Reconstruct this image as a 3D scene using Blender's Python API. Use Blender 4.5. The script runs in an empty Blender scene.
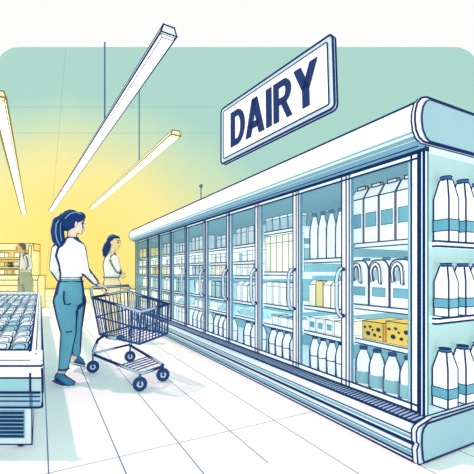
import bpy, bmesh, math, random
from mathutils import Vector, Matrix, Quaternion
random.seed(7)
C = bpy.context.scene.collection
SC = bpy.context.scene
EYE = 1.08                       # camera height above the floor
TH = math.radians(28.4)          # the aisle runs 28.4 degrees to the left of the view
CT, ST = math.cos(TH), math.sin(TH)
F = 364.0


def L(X, Y, z=0.0):
    """aisle frame (X across towards the fridge, Y down the aisle) -> world"""
    return Vector((X * CT - Y * ST, X * ST + Y * CT, z))


def pt(u, v, d):
    """a sight line of the survey photo at distance d -> world point"""
    return Vector(((u - 237) / F * d, d, EYE + (272 - v) / F * d))


# ------------------------------------------------------------------ materials
def lin(c):
    return tuple((x / 255 / 12.92 if x / 255 <= .04045 else ((x / 255 + .055) / 1.055) ** 2.4) for x in c)


INKC = (22, 48, 104)
_m = {}


def toon(name, rgb, emit=.22, rim=None, rimc=INKC, rough=.75, mottle=0.06, mscale=6.0, spec=.15):
    """soft ink-and-wash finish; emit = added glow that flattens shading; rim = outline darkening towards the silhouette"""
    if name in _m:
        return _m[name]
    m = bpy.data.materials.new(name)
    m.use_nodes = True
    nt = m.node_tree
    b = nt.nodes['Principled BSDF']
    c = lin(rgb) + (1,)
    b.inputs['Roughness'].default_value = rough
    b.inputs['Specular IOR Level'].default_value = spec
    b.inputs['Emission Strength'].default_value = emit
    tc = nt.nodes.new('ShaderNodeTexCoord')
    nz = nt.nodes.new('ShaderNodeTexNoise')
    nz.inputs['Scale'].default_value = mscale
    nz.inputs['Detail'].default_value = 3
    nt.links.new(tc.outputs['Object'], nz.inputs['Vector'])
    mx = nt.nodes.new('ShaderNodeMix'); mx.data_type = 'RGBA'
    mx.inputs['A'].default_value = tuple(x * (1 - mottle) for x in c[:3]) + (1,)
    mx.inputs['B'].default_value = tuple(min(1, x * (1 + mottle)) for x in c[:3]) + (1,)
    nt.links.new(nz.outputs['Fac'], mx.inputs['Factor'])
    out = mx.outputs['Result']
    if rim:
        lw = nt.nodes.new('ShaderNodeLayerWeight'); lw.inputs['Blend'].default_value = .5
        mr = nt.nodes.new('ShaderNodeMapRange')
        mr.inputs['From Min'].default_value = rim - .05
        mr.inputs['From Max'].default_value = rim + .05
        nt.links.new(lw.outputs['Facing'], mr.inputs['Value'])
        m2 = nt.nodes.new('ShaderNodeMix'); m2.data_type = 'RGBA'
        m2.inputs['B'].default_value = lin(rimc) + (1,)
        nt.links.new(mr.outputs['Result'], m2.inputs['Factor'])
        nt.links.new(out, m2.inputs['A'])
        out = m2.outputs['Result']
    nt.links.new(out, b.inputs['Base Color'])
    nt.links.new(out, b.inputs['Emission Color'])
    _m[name] = m
    return m


INK = toon('navy ink', INKC, emit=.1, mottle=0)
INK2 = toon('pencil ink', (70, 110, 150), emit=.2, mottle=0)
SEPIA = toon('sepia ink', (132, 118, 70), emit=.2, mottle=0)
WHITE = toon('white enamel', (246, 250, 250), mottle=.02)
FRAME = toon('pale door frame', (236, 246, 248), emit=.42, mottle=.03)
CREAM = toon('cream card', (250, 246, 228), emit=.4, mottle=.05)
MILK = toon('milk white', (246, 250, 250), emit=.42, mottle=.03)
MILKR = toon('milk bottle white', (246, 250, 250), emit=.42, rim=.38, mottle=.03)
BAND = toon('teal label', (112, 178, 198), mottle=.15, mscale=20)
BANDR = toon('teal label round', (150, 200, 210), rim=.50, mottle=.12, mscale=20)
CAP = toon('blue cap', (70, 116, 160), rim=.62)
CAPD = toon('navy cap', (34, 66, 124), emit=.15)
CHEESE = toon('yellow cheese', (252, 206, 88), mottle=.12, mscale=14)
CHEESE2 = toon('pale cheese', (248, 226, 150), mottle=.1)
BLUEB = toon('icy blue card', (186, 218, 228), mottle=.1)
TEAL = toon('teal enamel', (122, 178, 194), mottle=.06)
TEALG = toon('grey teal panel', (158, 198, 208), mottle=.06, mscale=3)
TEALP = toon('pale teal panel', (186, 222, 220), mottle=.05, mscale=3)
TEALD = toon('deep teal', (72, 122, 160), mottle=.08)
INSIDE = toon('fridge lining', (128, 174, 186), emit=.30, mottle=.08, mscale=4)  # emission stands in for light inside the cabinet


def glass_mat():
    m = bpy.data.materials.new('door glass'); m.use_nodes = True
    nt = m.node_tree; nt.nodes.remove(nt.nodes['Principled BSDF'])
    out = nt.nodes['Material Output']
    t = nt.nodes.new('ShaderNodeBsdfTransparent'); t.inputs['Color'].default_value = (.95, .985, .985, 1)
    g = nt.nodes.new('ShaderNodeBsdfGlossy'); g.inputs['Roughness'].default_value = .05
    mx = nt.nodes.new('ShaderNodeMixShader'); mx.inputs['Fac'].default_value = .035
    nt.links.new(t.outputs[0], mx.inputs[1]); nt.links.new(g.outputs[0], mx.inputs[2])
    nt.links.new(mx.outputs[0], out.inputs['Surface'])
    return m


GLASS = glass_mat()


# ------------------------------------------------------------------ mesh helpers
def BM():
    return bmesh.new()


def box(bm, x0, x1, y0, y1, z0, z1, mat=0, M=None, sx=1.0, sy=1.0):
    """axis box; sx, sy taper the top"""
    cx, cy = (x0 + x1) / 2, (y0 + y1) / 2
    co = []
    for z, a, b in ((z0, 1, 1), (z1, sx, sy)):
        for x, y in ((x0, y0), (x1, y0), (x1, y1), (x0, y1)):
            co.append(Vector((cx + (x - cx) * a, cy + (y - cy) * b, z)))
    if M: co = [M @ c for c in co]
    v = [bm.verts.new(c) for c in co]
    for q in ((3, 2, 1, 0), (4, 5, 6, 7), (0, 1, 5, 4), (1, 2, 6, 5), (2, 3, 7, 6), (3, 0, 4, 7)):
        f = bm.faces.new([v[i] for i in q]); f.material_index = mat
    return v


def prism(bm, prof, t0, t1, fn, mat=0):
    a = [bm.verts.new(fn(p[0], p[1], t0)) for p in prof]
    b = [bm.verts.new(fn(p[0], p[1], t1)) for p in prof]
    n = len(prof)
    fs = [bm.faces.new(a[::-1]), bm.faces.new(b)]
    for i in range(n):
        j = (i + 1) % n
        fs.append(bm.faces.new((a[i], a[j], b[j], b[i])))
    for f in fs: f.material_index = mat
    bmesh.ops.recalc_face_normals(bm, faces=fs)
    return fs


def tube(bm, pts, r, n=8, mat=0, closed=False):
    pts = [Vector(p) for p in pts]
    k = len(pts)
    rs = r if isinstance(r, (list, tuple)) else [r] * k
    tang = []
    for i in range(k):
        a = pts[i - 1] if (i > 0 or closed) else pts[i]
        b = pts[(i + 1) % k] if (i < k - 1 or closed) else pts[i]
        t = b - a
        tang.append(t.normalized() if t.length > 1e-9 else Vector((0, 0, 1)))
    up = Vector((0, 0, 1)) if abs(tang[0].z) < .9 else Vector((1, 0, 0))
    nrm = tang[0].cross(up).normalized()
    rings = []
    for i in range(k):
        if i:
            ax = tang[i - 1].cross(tang[i])
            if ax.length > 1e-6:
                nrm = Quaternion(ax.normalized(), tang[i - 1].angle(tang[i])) @ nrm
        bi = tang[i].cross(nrm)
        rings.append([bm.verts.new(pts[i] + (nrm * math.cos(2 * math.pi * q / n) + bi * math.sin(2 * math.pi * q / n)) * rs[i]) for q in range(n)])
    for i in range(k if closed else k - 1):
        A, B = rings[i], rings[(i + 1) % k]
        for q in range(n):
            f = bm.faces.new((A[q], A[(q + 1) % n], B[(q + 1) % n], B[q])); f.material_index = mat
            f.smooth = n > 5
    if not closed:
        for R_ in (rings[0][::-1], rings[-1]):
            f = bm.faces.new(R_); f.material_index = mat


def lathe(bm, prof, n=20, mat=0, sq=1.0, M=None):
    """prof: (r, z); sq<1 squares the section (superellipse)"""
    rings = []
    for r, z in prof:
        ring = []
        for q in range(n):
            a = 2 * math.pi * (q + .5) / n
            c, s = math.cos(a), math.sin(a)
            p = Vector((math.copysign(abs(c) ** sq, c) * r, math.copysign(abs(s) ** sq, s) * r, z))
            ring.append(bm.verts.new(M @ p if M else p))
        rings.append(ring)
    for A, B in zip(rings, rings[1:]):
        for q in range(n):
            f = bm.faces.new((A[q], A[(q + 1) % n], B[(q + 1) % n], B[q])); f.material_index = mat; f.smooth = True
    f = bm.faces.new(rings[0][::-1]); f.material_index = mat
    f = bm.faces.new(rings[-1]); f.material_index = mat


def ink(bm, w, ang=35, mat=1):
    """drawn edges: a thin dark bead along every sharp edge"""
    bm.normal_update()
    es = []
    for e in bm.edges:
        if len(e.link_faces) == 2 and e.calc_face_angle(0) > math.radians(ang):
            es.append((e.verts[0].co.copy(), e.verts[1].co.copy()))
    for a, b in es:
        d = b - a
        if d.length < 1e-5: continue
        d.normalize()
        tube(bm, [a - d * w * .5, b + d * w * .5], w * .62, n=4, mat=mat)


def mk(name, bm, mats, parent=None, off=None):
    me = bpy.data.meshes.new(name)
    if off is not None: bmesh.ops.translate(bm, verts=bm.verts, vec=-Vector(off))
    bm.to_mesh(me); bm.free()
    for m in (mats if isinstance(mats, (list, tuple)) else [mats]): me.materials.append(m)
    o = bpy.data.objects.new(name, me); C.objects.link(o)
    if parent: o.parent = parent
    return o


def tag(o, label=None, cat=None, group=None, kind=None):
    if label: o['label'] = label
    if cat: o['category'] = cat
    if group: o['group'] = group
    if kind: o['kind'] = kind
    return o


def thing(name, label, cat, loc=(0, 0, 0), rz=0, group=None):
    o = bpy.data.objects.new(name, None); C.objects.link(o)
    o.location = loc; o.rotation_euler = (0, 0, rz)
    o.empty_display_size = .05
    return tag(o, label, cat, group)


def dup(o, parent=None):
    c = o.copy(); C.objects.link(c)
    if parent: c.parent = parent
    for ch in list(o.children):
        dup(ch, c)
    return c


# ------------------------------------------------------------------ setting
def node(nt, t, **kw):
    n = nt.nodes.new(t)
    for k, v in kw.items(): setattr(n, k, v)
    return n


def mth(nt, op, a, b=None, c=None):
    n = node(nt, 'ShaderNodeMath', operation=op)
    for i, x in enumerate((a, b, c)):
        if x is None: continue
        if isinstance(x, (int, float)): n.inputs[i].default_value = x
        else: nt.links.new(x, n.inputs[i])
    return n.outputs[0]


def line_mask(nt, coord, pitch, offset, width):
    """1 on thin joints every pitch"""
    s = mth(nt, 'MODULO', mth(nt, 'ADD', coord, 100 * pitch - offset), pitch)
    s = mth(nt, 'MINIMUM', s, mth(nt, 'SUBTRACT', pitch, s))
    return mth(nt, 'LESS_THAN', s, width / 2)


def floor_mat():
    m = bpy.data.materials.new('white tile floor'); m.use_nodes = True
    nt = m.node_tree; b = nt.nodes['Principled BSDF']
    tc = node(nt, 'ShaderNodeTexCoord')
    sp = node(nt, 'ShaderNodeSeparateXYZ'); nt.links.new(tc.outputs['Object'], sp.inputs[0])
    l1 = line_mask(nt, sp.outputs['X'], .365, .04, .0075)
    l2 = mth(nt, 'MULTIPLY', line_mask(nt, sp.outputs['Y'], 2.4, 2.2, .009), .7)
    nz = node(nt, 'ShaderNodeTexNoise'); nz.inputs['Scale'].default_value = 2.2
    nt.links.new(tc.outputs['Object'], nz.inputs['Vector'])
    brk = mth(nt, 'MULTIPLY', mth(nt, 'GREATER_THAN', nz.outputs['Fac'], .33), .9)
    l1 = mth(nt, 'MULTIPLY', l1, brk)
    fac = mth(nt, 'MAXIMUM', l1, l2)
    mx = node(nt, 'ShaderNodeMix', data_type='RGBA')
    mx.inputs['A'].default_value = lin((250, 251, 250)) + (1,)
    mx.inputs['B'].default_value = lin((52, 98, 150)) + (1,)
    nt.links.new(fac, mx.inputs['Factor'])
    nt.links.new(mx.outputs['Result'], b.inputs['Base Color'])
    nt.links.new(mx.outputs['Result'], b.inputs['Emission Color']); b.inputs['Emission Strength'].default_value = .10  # faint glow in the tiles lifts the shaded aisle
    b.inputs['Roughness'].default_value = .7
    b.inputs['Specular IOR Level'].default_value = .1
    return m


bm = BM()
box(bm, -14, 14, -4, 24, -.1, 0)
fl = mk('floor', bm, floor_mat()); fl.rotation_euler = (0, 0, TH); fl['kind'] = 'structure'

WD = 14.0                                        # back wall distance
WX = 9.32; WT = EYE + (272 - 47) / F * WD


def wall_mat():
    """backdrop wash: honey yellow glow painted into the colour, fading into pale teal"""
    m = bpy.data.materials.new('painted glow wall'); m.use_nodes = True
    nt = m.node_tree; b = nt.nodes['Principled BSDF']
    tc = node(nt, 'ShaderNodeTexCoord')
    sp = node(nt, 'ShaderNodeSeparateXYZ'); nt.links.new(tc.outputs['Object'], sp.inputs[0])
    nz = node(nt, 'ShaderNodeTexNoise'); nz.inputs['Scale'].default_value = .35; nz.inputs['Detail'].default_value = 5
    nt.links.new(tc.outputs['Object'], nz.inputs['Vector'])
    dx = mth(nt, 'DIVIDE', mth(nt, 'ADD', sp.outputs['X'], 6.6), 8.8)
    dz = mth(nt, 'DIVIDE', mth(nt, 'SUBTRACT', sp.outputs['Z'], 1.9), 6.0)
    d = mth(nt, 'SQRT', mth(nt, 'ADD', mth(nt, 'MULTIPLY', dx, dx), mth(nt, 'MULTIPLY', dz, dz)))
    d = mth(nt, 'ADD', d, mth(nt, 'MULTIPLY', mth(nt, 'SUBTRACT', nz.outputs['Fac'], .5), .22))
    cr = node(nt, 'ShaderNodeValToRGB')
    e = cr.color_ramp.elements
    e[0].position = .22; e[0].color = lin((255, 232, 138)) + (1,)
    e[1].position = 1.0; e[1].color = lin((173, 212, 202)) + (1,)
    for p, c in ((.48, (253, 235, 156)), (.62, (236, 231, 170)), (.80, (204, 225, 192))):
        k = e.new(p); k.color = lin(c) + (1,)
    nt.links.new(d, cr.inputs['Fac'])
    # pencilled panel joints
    px = WD / F
    def ln(coord, at, w):
        return mth(nt, 'LESS_THAN', mth(nt, 'ABSOLUTE', mth(nt, 'SUBTRACT', coord, at)), w / 2)
    zz = lambda v: EYE + (272 - v) * px
    xx = lambda u: (u - 237) * px
    sk = mth(nt, 'ADD', sp.outputs['X'], mth(nt, 'MULTIPLY', mth(nt, 'SUBTRACT', sp.outputs['Z'], zz(47)), -.085))
    j = ln(sk, xx(66), .03)
    lim = mth(nt, 'LESS_THAN', sp.outputs['X'], xx(215))
    for v in (107, 133):
        j = mth(nt, 'MAXIMUM', j, mth(nt, 'MULTIPLY', ln(sp.outputs['Z'], zz(v), .03), lim))
    j = mth(nt, 'MULTIPLY', j, .28)
    mx = node(nt, 'ShaderNodeMix', data_type='RGBA')
    mx.inputs['B'].default_value = lin((96, 140, 140)) + (1,)
    nt.links.new(j, mx.inputs['Factor']); nt.links.new(cr.outputs['Color'], mx.inputs['A'])
    nt.links.new(mx.outputs['Result'], b.inputs['Base Color'])
    nt.links.new(mx.outputs['Result'], b.inputs['Emission Color'])
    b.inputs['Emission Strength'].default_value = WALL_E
    b.inputs['Roughness'].default_value = .9; b.inputs['Specular IOR Level'].default_value = 0
    return m


WALL_E = .08
prof = [(-WX, 0), (WX, 0)]
rr = .95
for k in range(9):
    a = math.pi / 2 * k / 8; prof.append((WX - rr + rr * math.cos(a), WT - rr + rr * math.sin(a)))
for k in range(9):
    a = math.pi / 2 + math.pi / 2 * k / 8; prof.append((-WX + rr + rr * math.cos(a), WT - rr + rr * math.sin(a)))
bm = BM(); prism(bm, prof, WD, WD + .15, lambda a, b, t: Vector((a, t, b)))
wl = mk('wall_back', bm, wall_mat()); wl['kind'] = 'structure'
bm = BM(); box(bm, -WX, WX, WD - .05, WD, 0, .44)
box(bm, -WX, WX, WD - .06, WD, .41, .44, mat=1)
bb = mk('baseboard_back', bm, [toon('yellow skirting', (252, 240, 188), emit=.35), SEPIA]); bb['kind'] = 'structure'

# ------------------------------------------------------------------ the dairy fridge (aisle frame)
DX = 1.98                                        # plane of the glass doors
YN, YF = 1.337, 8.70
ROOT = (1.85, YN, 0)
fr = thing('dairy_refrigerator', 'long glass-doored dairy refrigerator with rounded white canopy and banded teal base', 'refrigerator', L(*ROOT[:2]), TH)


def cp(name, bm, mats, parent=None, label=None):
    o = mk(name, bm, mats, parent or fr, ROOT)
    if label: o['label'] = label
    return o


ax = lambda a, b, t: Vector((a, t, b))           # profile (X, z) swept along Y
# canopy
cprof = [(2.95, 1.83), (2.95, 2.07), (1.95, 2.07), (1.905, 2.055), (1.87, 2.02), (1.852, 1.97), (1.85, 1.93), (1.86, 1.885), (1.885, 1.85), (1.93, 1.83)]
bm = BM(); prism(bm, cprof, YN, YF + .08, ax)
for X, z, w in ((1.95, 2.07, .007), (1.93, 1.83, .007)):
    tube(bm, [(X, YN, z), (X, YF + .08, z)], w, n=6, mat=1)
tube(bm, [(1.903, YN, 2.056), (1.903, YF + .08, 2.056)], [.0075, .016], n=6, mat=1)
tube(bm, [(1.864, YN, 1.875), (1.864, YF + .08, 1.875)], .006, n=4, mat=2)
tube(bm, [(1.885, YN, 1.849), (1.885, YF + .08, 1.849)], .011, n=6, mat=2)  # teal beads paint shading along the fascia's lower edge
tube(bm, [(p[0], YF + .08, p[1]) for p in cprof[1:]], .012, n=6, mat=1)
cp('canopy', bm, [WHITE, INK, TEAL])
ctr = (2.4, 1.95)
def grow(prof, k):
    return [(X + (k if X > ctr[0] else -k) * (1 if abs(X - ctr[0]) > .3 else 0), z + (k if z > ctr[1] else -k) * min(1, abs(z - ctr[1]) / .08)) for X, z in prof]
cap = grow(cprof, .010)
bm = BM(); prism(bm, cap, YN - .022, YN, ax); ink(bm, .007, 50)
tube(bm, [(p[0], YN - .022, p[1]) for p in cap], .006, n=6, mat=1, closed=True)
tube(bm, [(p[0], YN, p[1]) for p in cap], .005, n=6, mat=1, closed=True)
ec = cp('canopy_end_cap', bm, [WHITE, INK], label='rounded white end cap of the canopy')
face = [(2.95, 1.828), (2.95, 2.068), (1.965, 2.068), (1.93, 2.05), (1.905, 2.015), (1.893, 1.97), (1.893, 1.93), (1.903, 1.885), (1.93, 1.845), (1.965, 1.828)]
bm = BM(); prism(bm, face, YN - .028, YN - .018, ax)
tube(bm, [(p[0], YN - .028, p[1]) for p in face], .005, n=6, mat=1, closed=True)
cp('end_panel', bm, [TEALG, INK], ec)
# header under the canopy
bm = BM(); box(bm, 1.90, 2.0, YN, YF, 1.80, 1.835); box(bm, 1.955, 2.0, YN, YF, 1.785, 1.81, mat=1)
tube(bm, [(1.90, YN, 1.80), (1.90, YF, 1.80)], .004, n=4, mat=1)
cp('header_rail', bm, [toon('header teal', (124, 172, 196)), INK])
# base
bprof = [(2.95, 0), (2.95, .235), (1.985, .235), (1.975, .232), (1.885, .212), (1.862, .204), (1.847, .185), (1.85, .125), (1.868, .113), (1.868, .104), (1.852, .09), (1.86, .012), (1.875, 0)]
bm = BM(); fs = prism(bm, bprof, YN, YF, ax)
for X, z, w, mt in ((1.885, .213, .007, 1), (1.849, .165, .005, 1), (1.862, .108, .0105, 1), (1.852, .072, .004, 2), (1.852, .05, .008, 3), (1.856, .03, .006, 1), (1.866, .004, .010, 1), (1.848, .143, .008, 3)):
    tube(bm, [(X, YN, z), (X, YF, z)], w, n=6, mat=mt)
cp('base', bm, [toon('base pale', (222, 238, 244)), INK, INK2, TEAL])
def grille_mat():
    m = toon('grille', (60, 92, 146)); nt = m.node_tree
    b = nt.nodes['Principled BSDF']
    tc = node(nt, 'ShaderNodeTexCoord'); sp = node(nt, 'ShaderNodeSeparateXYZ'); nt.links.new(tc.outputs['Object'], sp.inputs[0])
    k = mth(nt, 'ADD', sp.outputs['Y'], mth(nt, 'MULTIPLY', sp.outputs['X'], .25))
    lm = line_mask(nt, k, .03, 0, .015)
    mx = node(nt, 'ShaderNodeMix', data_type='RGBA')
    mx.inputs['A'].default_value = lin((150, 178, 204)) + (1,); mx.inputs['B'].default_value = lin((24, 46, 100)) + (1,)
    nt.links.new(lm, mx.inputs['Factor'])
    nt.links.new(mx.outputs['Result'], b.inputs['Base Color']); nt.links.new(mx.outputs['Result'], b.inputs['Emission Color'])
    return m
bm = BM(); prism(bm, [(1.892, .2135), (1.972, .232), (1.972, .240), (1.892, .2195)], YN + .01, YF, ax)
ink(bm, .004)
cp('air_grille', bm, [grille_mat(), INK])
bcap = [(X if X > 2 else X - .006, z + (.006 if z > .1 else 0)) for X, z in bprof]
bm = BM(); prism(bm, bcap, YN - .03, YN, ax)
for t in (YN - .03, YN): tube(bm, [(p[0], t, p[1]) for p in bcap], .005, n=6, mat=1, closed=True)
bc = cp('base_end_cap', bm, [toon('base pale', (222, 238, 244)), INK])
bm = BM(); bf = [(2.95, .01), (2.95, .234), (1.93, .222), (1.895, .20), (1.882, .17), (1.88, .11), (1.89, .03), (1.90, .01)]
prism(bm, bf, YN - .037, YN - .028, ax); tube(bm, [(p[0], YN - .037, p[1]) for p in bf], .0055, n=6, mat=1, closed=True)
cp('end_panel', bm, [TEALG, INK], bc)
# body: lining, deck, end walls
YP = 1.46
bm = BM()
box(bm, 2.70, 2.74, YP, YF, .23, 1.83); box(bm, 2.0, 2.70, YP + .012, YP + .018, .236, 1.80); box(bm, 2.0, 2.70, YP + .012, YF, 1.80, 1.826); box(bm, 2.0, 2.74, YF - .03, YF, .23, 1.83)
cp('lining', bm, [INSIDE, INK])
bm = BM(); box(bm, 2.74, 2.95, YN, YF, .23, 1.83); cp('back_housing', bm, [TEAL, INK])
bm = BM(); box(bm, 2.0, 2.95, YP - .012, YP + .012, .23, 1.83); cp('end_wall', bm, [TEALP, INK])
# corner post, banded
bm = BM(); box(bm, DX - .01, 2.0, YN + .008, 1.378, .23, 1.83); ink(bm, .007)
for yy, w in ((1.352, .003), (1.370, .003)):
    box(bm, DX - .016, DX - .009, yy - w, yy + w, .235, 1.80, mat=1 if yy < 1.38 else 2)
box(bm, 1.993, 2.0, YN + .004, YN + .012, .235, 1.80, mat=2)
cp('corner_post', bm, [toon('post teal', (206, 236, 242), emit=.6), INK, INK2])  # glow in the colour brightens the post where shade falls
# door boundaries down the aisle
VAL = [.697, .987, 1.284, 1.609, 1.938, 2.297, 2.663, 3.03, 3.38, 3.78, 4.36]
YB = [DX * v for v in VAL]
for k in range(1, 11):
    bm = BM(); box(bm, DX + .003, DX + .035, YB[k] - .02, YB[k] + .02, .235, 1.80)
    cp('mullion', bm, [toon('mullion teal', (110, 156, 184)), INK])
ZD0, ZD1 = .25, 1.785
for k in range(10):
    y0, y1 = YB[k] + .002, YB[k + 1] - .002
    w, wf = .044, .026
    bm = BM()
    for a in ((y0, y0 + w, ZD0, ZD1), (y1 - wf, y1, ZD0, ZD1), (y0 + w, y1 - wf, ZD0, ZD0 + .04), (y0 + w, y1 - wf, ZD1 - .032, ZD1)):
        box(bm, DX - .018, DX, *a)
    # drawn edges round the outside and the opening
    ew = .0066 + .0003 * k
    for yy in (y0, y0 + w, y1 - wf): tube(bm, [(DX - .018, yy, ZD0), (DX - .018, yy, ZD1)], ew, n=4, mat=1)
    for zz in (ZD0, ZD0 + .04, ZD1 - .032, ZD1): tube(bm, [(DX - .018, y0, zz), (DX - .018, y1, zz)], ew, n=4, mat=1)
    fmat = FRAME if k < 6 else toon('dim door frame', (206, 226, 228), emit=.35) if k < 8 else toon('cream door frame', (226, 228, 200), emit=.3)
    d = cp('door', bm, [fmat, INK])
    bm = BM(); box(bm, DX - .010, DX - .006, y0 + w, y1 - wf, ZD0 + .04, ZD1 - .032)
    cp('glass_pane', bm, [GLASS], d)
    if 1 <= k <= 6:
        yh = y0 + w * .5
        zt, zb = 1.10, .76
        pts = [(DX - .018, yh, zt), (DX - .05, yh + .004, zt + .005), (DX - .066, yh + .014, zt - .03), (DX - .07, yh + .02, zt - .08), (DX - .07, yh + .02, zb + .08), (DX - .066, yh + .014, zb + .03), (DX - .05, yh + .004, zb - .005), (DX - .018, yh, zb)]
        bm = BM(); tube(bm, pts, .0145 + .001 * k, n=10)
        cp('door_handle', bm, [toon('handle', (200, 226, 240), rim=.24)], d)

# shelves of each bay: heights of the shelf tops (aisle frame)
SH = [[1.287, .844, .596], [1.19, .79, .572], [1.487, 1.08, .755, .556]] + [[1.39, 1.20, 1.037, .745, .57]] * 2 + [[1.40, 1.21, 1.03, .75, .55]] * 5
XS = 2.035                                       # front edge of the shelves
for k in range(10):
    y0 = YB[k] + .012 if k else YP + .02
    y1 = YB[k + 1] - .012
    for z in SH[k]:
        bm = BM(); t = .032
        box(bm, XS, 2.69, y0, y1, z - t, z); 
        for zz in (z - t, z): tube(bm, [(XS, y0, zz), (XS, y1, zz)], .0045 + .0006 * k, n=4, mat=1)
        cp('shelf', bm, [FRAME, INK])
    if k:
        pass
# end display shelves
for z in (1.265, .80):
    bm = BM(); box(bm, 2.10, 2.93, YN + .005, YP - .012, z - .03, z)
    lathe(bm, [(.0001, z - .03), (.026, z - .03), (.026, z), (.0001, z)], M=Matrix.Translation((2.10, YN + .031, 0)))
    for zz in (z - .03, z): tube(bm, [(2.93, YN + .005, zz), (2.10, YN + .005, zz), (2.081, YN + .013, zz), (2.074, YN + .031, zz)], .0065, n=4, mat=1)
    cp('end_shelf', bm, [FRAME, INK])

# ------------------------------------------------------------------ products (front faces -X)
def square_bottle(w, h, name='milk_bottle', band=True):
    t = thing(name, None, 'bottle')
    a = w / 2
    bm = BM()
    v0 = [(a, 0), (a, h * .66), (a * .56, h * .93), (a * .50, h * .95)]
    rings = []
    for r, z in v0:
        rings.append([bm.verts.new((sx * r, sy * r, z)) for sx, sy in ((-1, -1), (1, -1), (1, 1), (-1, 1))])
    for A, B in zip(rings, rings[1:]):
        for q in range(4): bm.faces.new((A[q], A[(q + 1) % 4], B[(q + 1) % 4], B[q]))
    bm.faces.new(rings[0][::-1]); bm.faces.new(rings[-1])
    bmesh.ops.bevel(bm, geom=[e for e in bm.edges if abs(e.verts[0].co.z - e.verts[1].co.z) > .01], offset=a * .16, segments=2, affect='EDGES')
    for f in bm.faces: f.smooth = False
    # drawn corner lines
    for sx, sy in ((-1, -1), (1, -1), (1, 1), (-1, 1)):
        tube(bm, [(sx * r * .965, sy * r * .965, z) for r, z in v0], .0050, n=5, mat=1)
    tube(bm, [(sx * a, sy * a, .002) for sx, sy in ((-1, -1), (1, -1), (1, 1), (-1, 1))], .0050, n=4, mat=1, closed=True)
    mk('body', bm, [MILK, INK], t)
    if band:
        bm = BM(); box(bm, -a - .0015, a + .0015, -a - .0015, a + .0015, h * .17, h * .34); ink(bm, .0045)
        mk('label_band', bm, [BAND, INK], t)
    bm = BM(); lathe(bm, [(a * .58, h * .93), (a * .66, h * .94), (a * .66, h * .99), (a * .58, h)], n=16)
    for z in (h * .948, h * .995): tube(bm, [(a * .66 * math.cos(i * .524), a * .66 * math.sin(i * .524), z) for i in range(12)], .0042, n=4, mat=1, closed=True)
    mk('cap', bm, [CAP, INK], t)
    return t


def round_bottle(w, h, band='line', name='milk_bottle', capm=None):
    t = thing(name, None, 'bottle'); a = w / 2
    bm = BM()
    lathe(bm, [(a * .92, 0), (a, h * .02), (a, h * .55), (a * .96, h * .64), (a * .78, h * .76), (a * .50, h * .87), (a * .40, h * .91), (a * .40, h * .94)], n=20, sq=.85)
    ring = lambda r, z, w_: tube(bm, [(r * math.copysign(abs(math.cos(i * .3927)) ** .85, math.cos(i * .3927)), r * math.copysign(abs(math.sin(i * .3927)) ** .85, math.sin(i * .3927)), z) for i in range(16)], w_, n=4, mat=1, closed=True)
    ring(a * .97, .003, .006)
    if band == 'line': ring(a * 1.0, h * .43, .0045)
    mk('body', bm, [MILKR, INK], t)
    if band == 'teal':
        bm = BM(); lathe(bm, [(a * 1.012, h * .12), (a * 1.015, h * .13), (a * 1.015, h * .40), (a * 1.012, h * .41)], n=20, sq=.85)
        mk('label_band', bm, [BANDR], t)
    bm = BM(); lathe(bm, [(a * .46, h * .915), (a * .52, h * .92), (a * .52, h * .985), (a * .46, h)], n=14)
    mk('cap', bm, [capm or CAPD, INK], t)
    return t


def gable_carton(w, d, h, mat, iw=.0042, label=True, ridge_h=.24, cap=True):
    t = thing('milk_carton', None, 'carton')
    hb = h * (1 - ridge_h)
    bm = BM()
    fn = lambda a, b, tt: Vector((a, tt, b))
    prism(bm, [(-d / 2, 0), (d / 2, 0), (d / 2, hb), (d * .10, h * .955), (-d * .0, h * .955), (-d / 2, hb)], -w / 2, w / 2, fn)
    ink(bm, iw, 20)
    mk('body', bm, [mat, INK], t)
    if cap:
        bm = BM(); box(bm, -d * .06, d * .16, -w * .30, w * .30, h * .945, h); ink(bm, iw, 30)
        mk('spout_fold', bm, [WHITE, INK], t)
    if label:
        bm = BM(); box(bm, -d / 2 - .002, -d / 2 + .002, -w * .36, w * .36, h * .27, h * .50); ink(bm, iw * .6)
        mk('label_patch', bm, [BAND, INK2], t)
    return t


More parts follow.
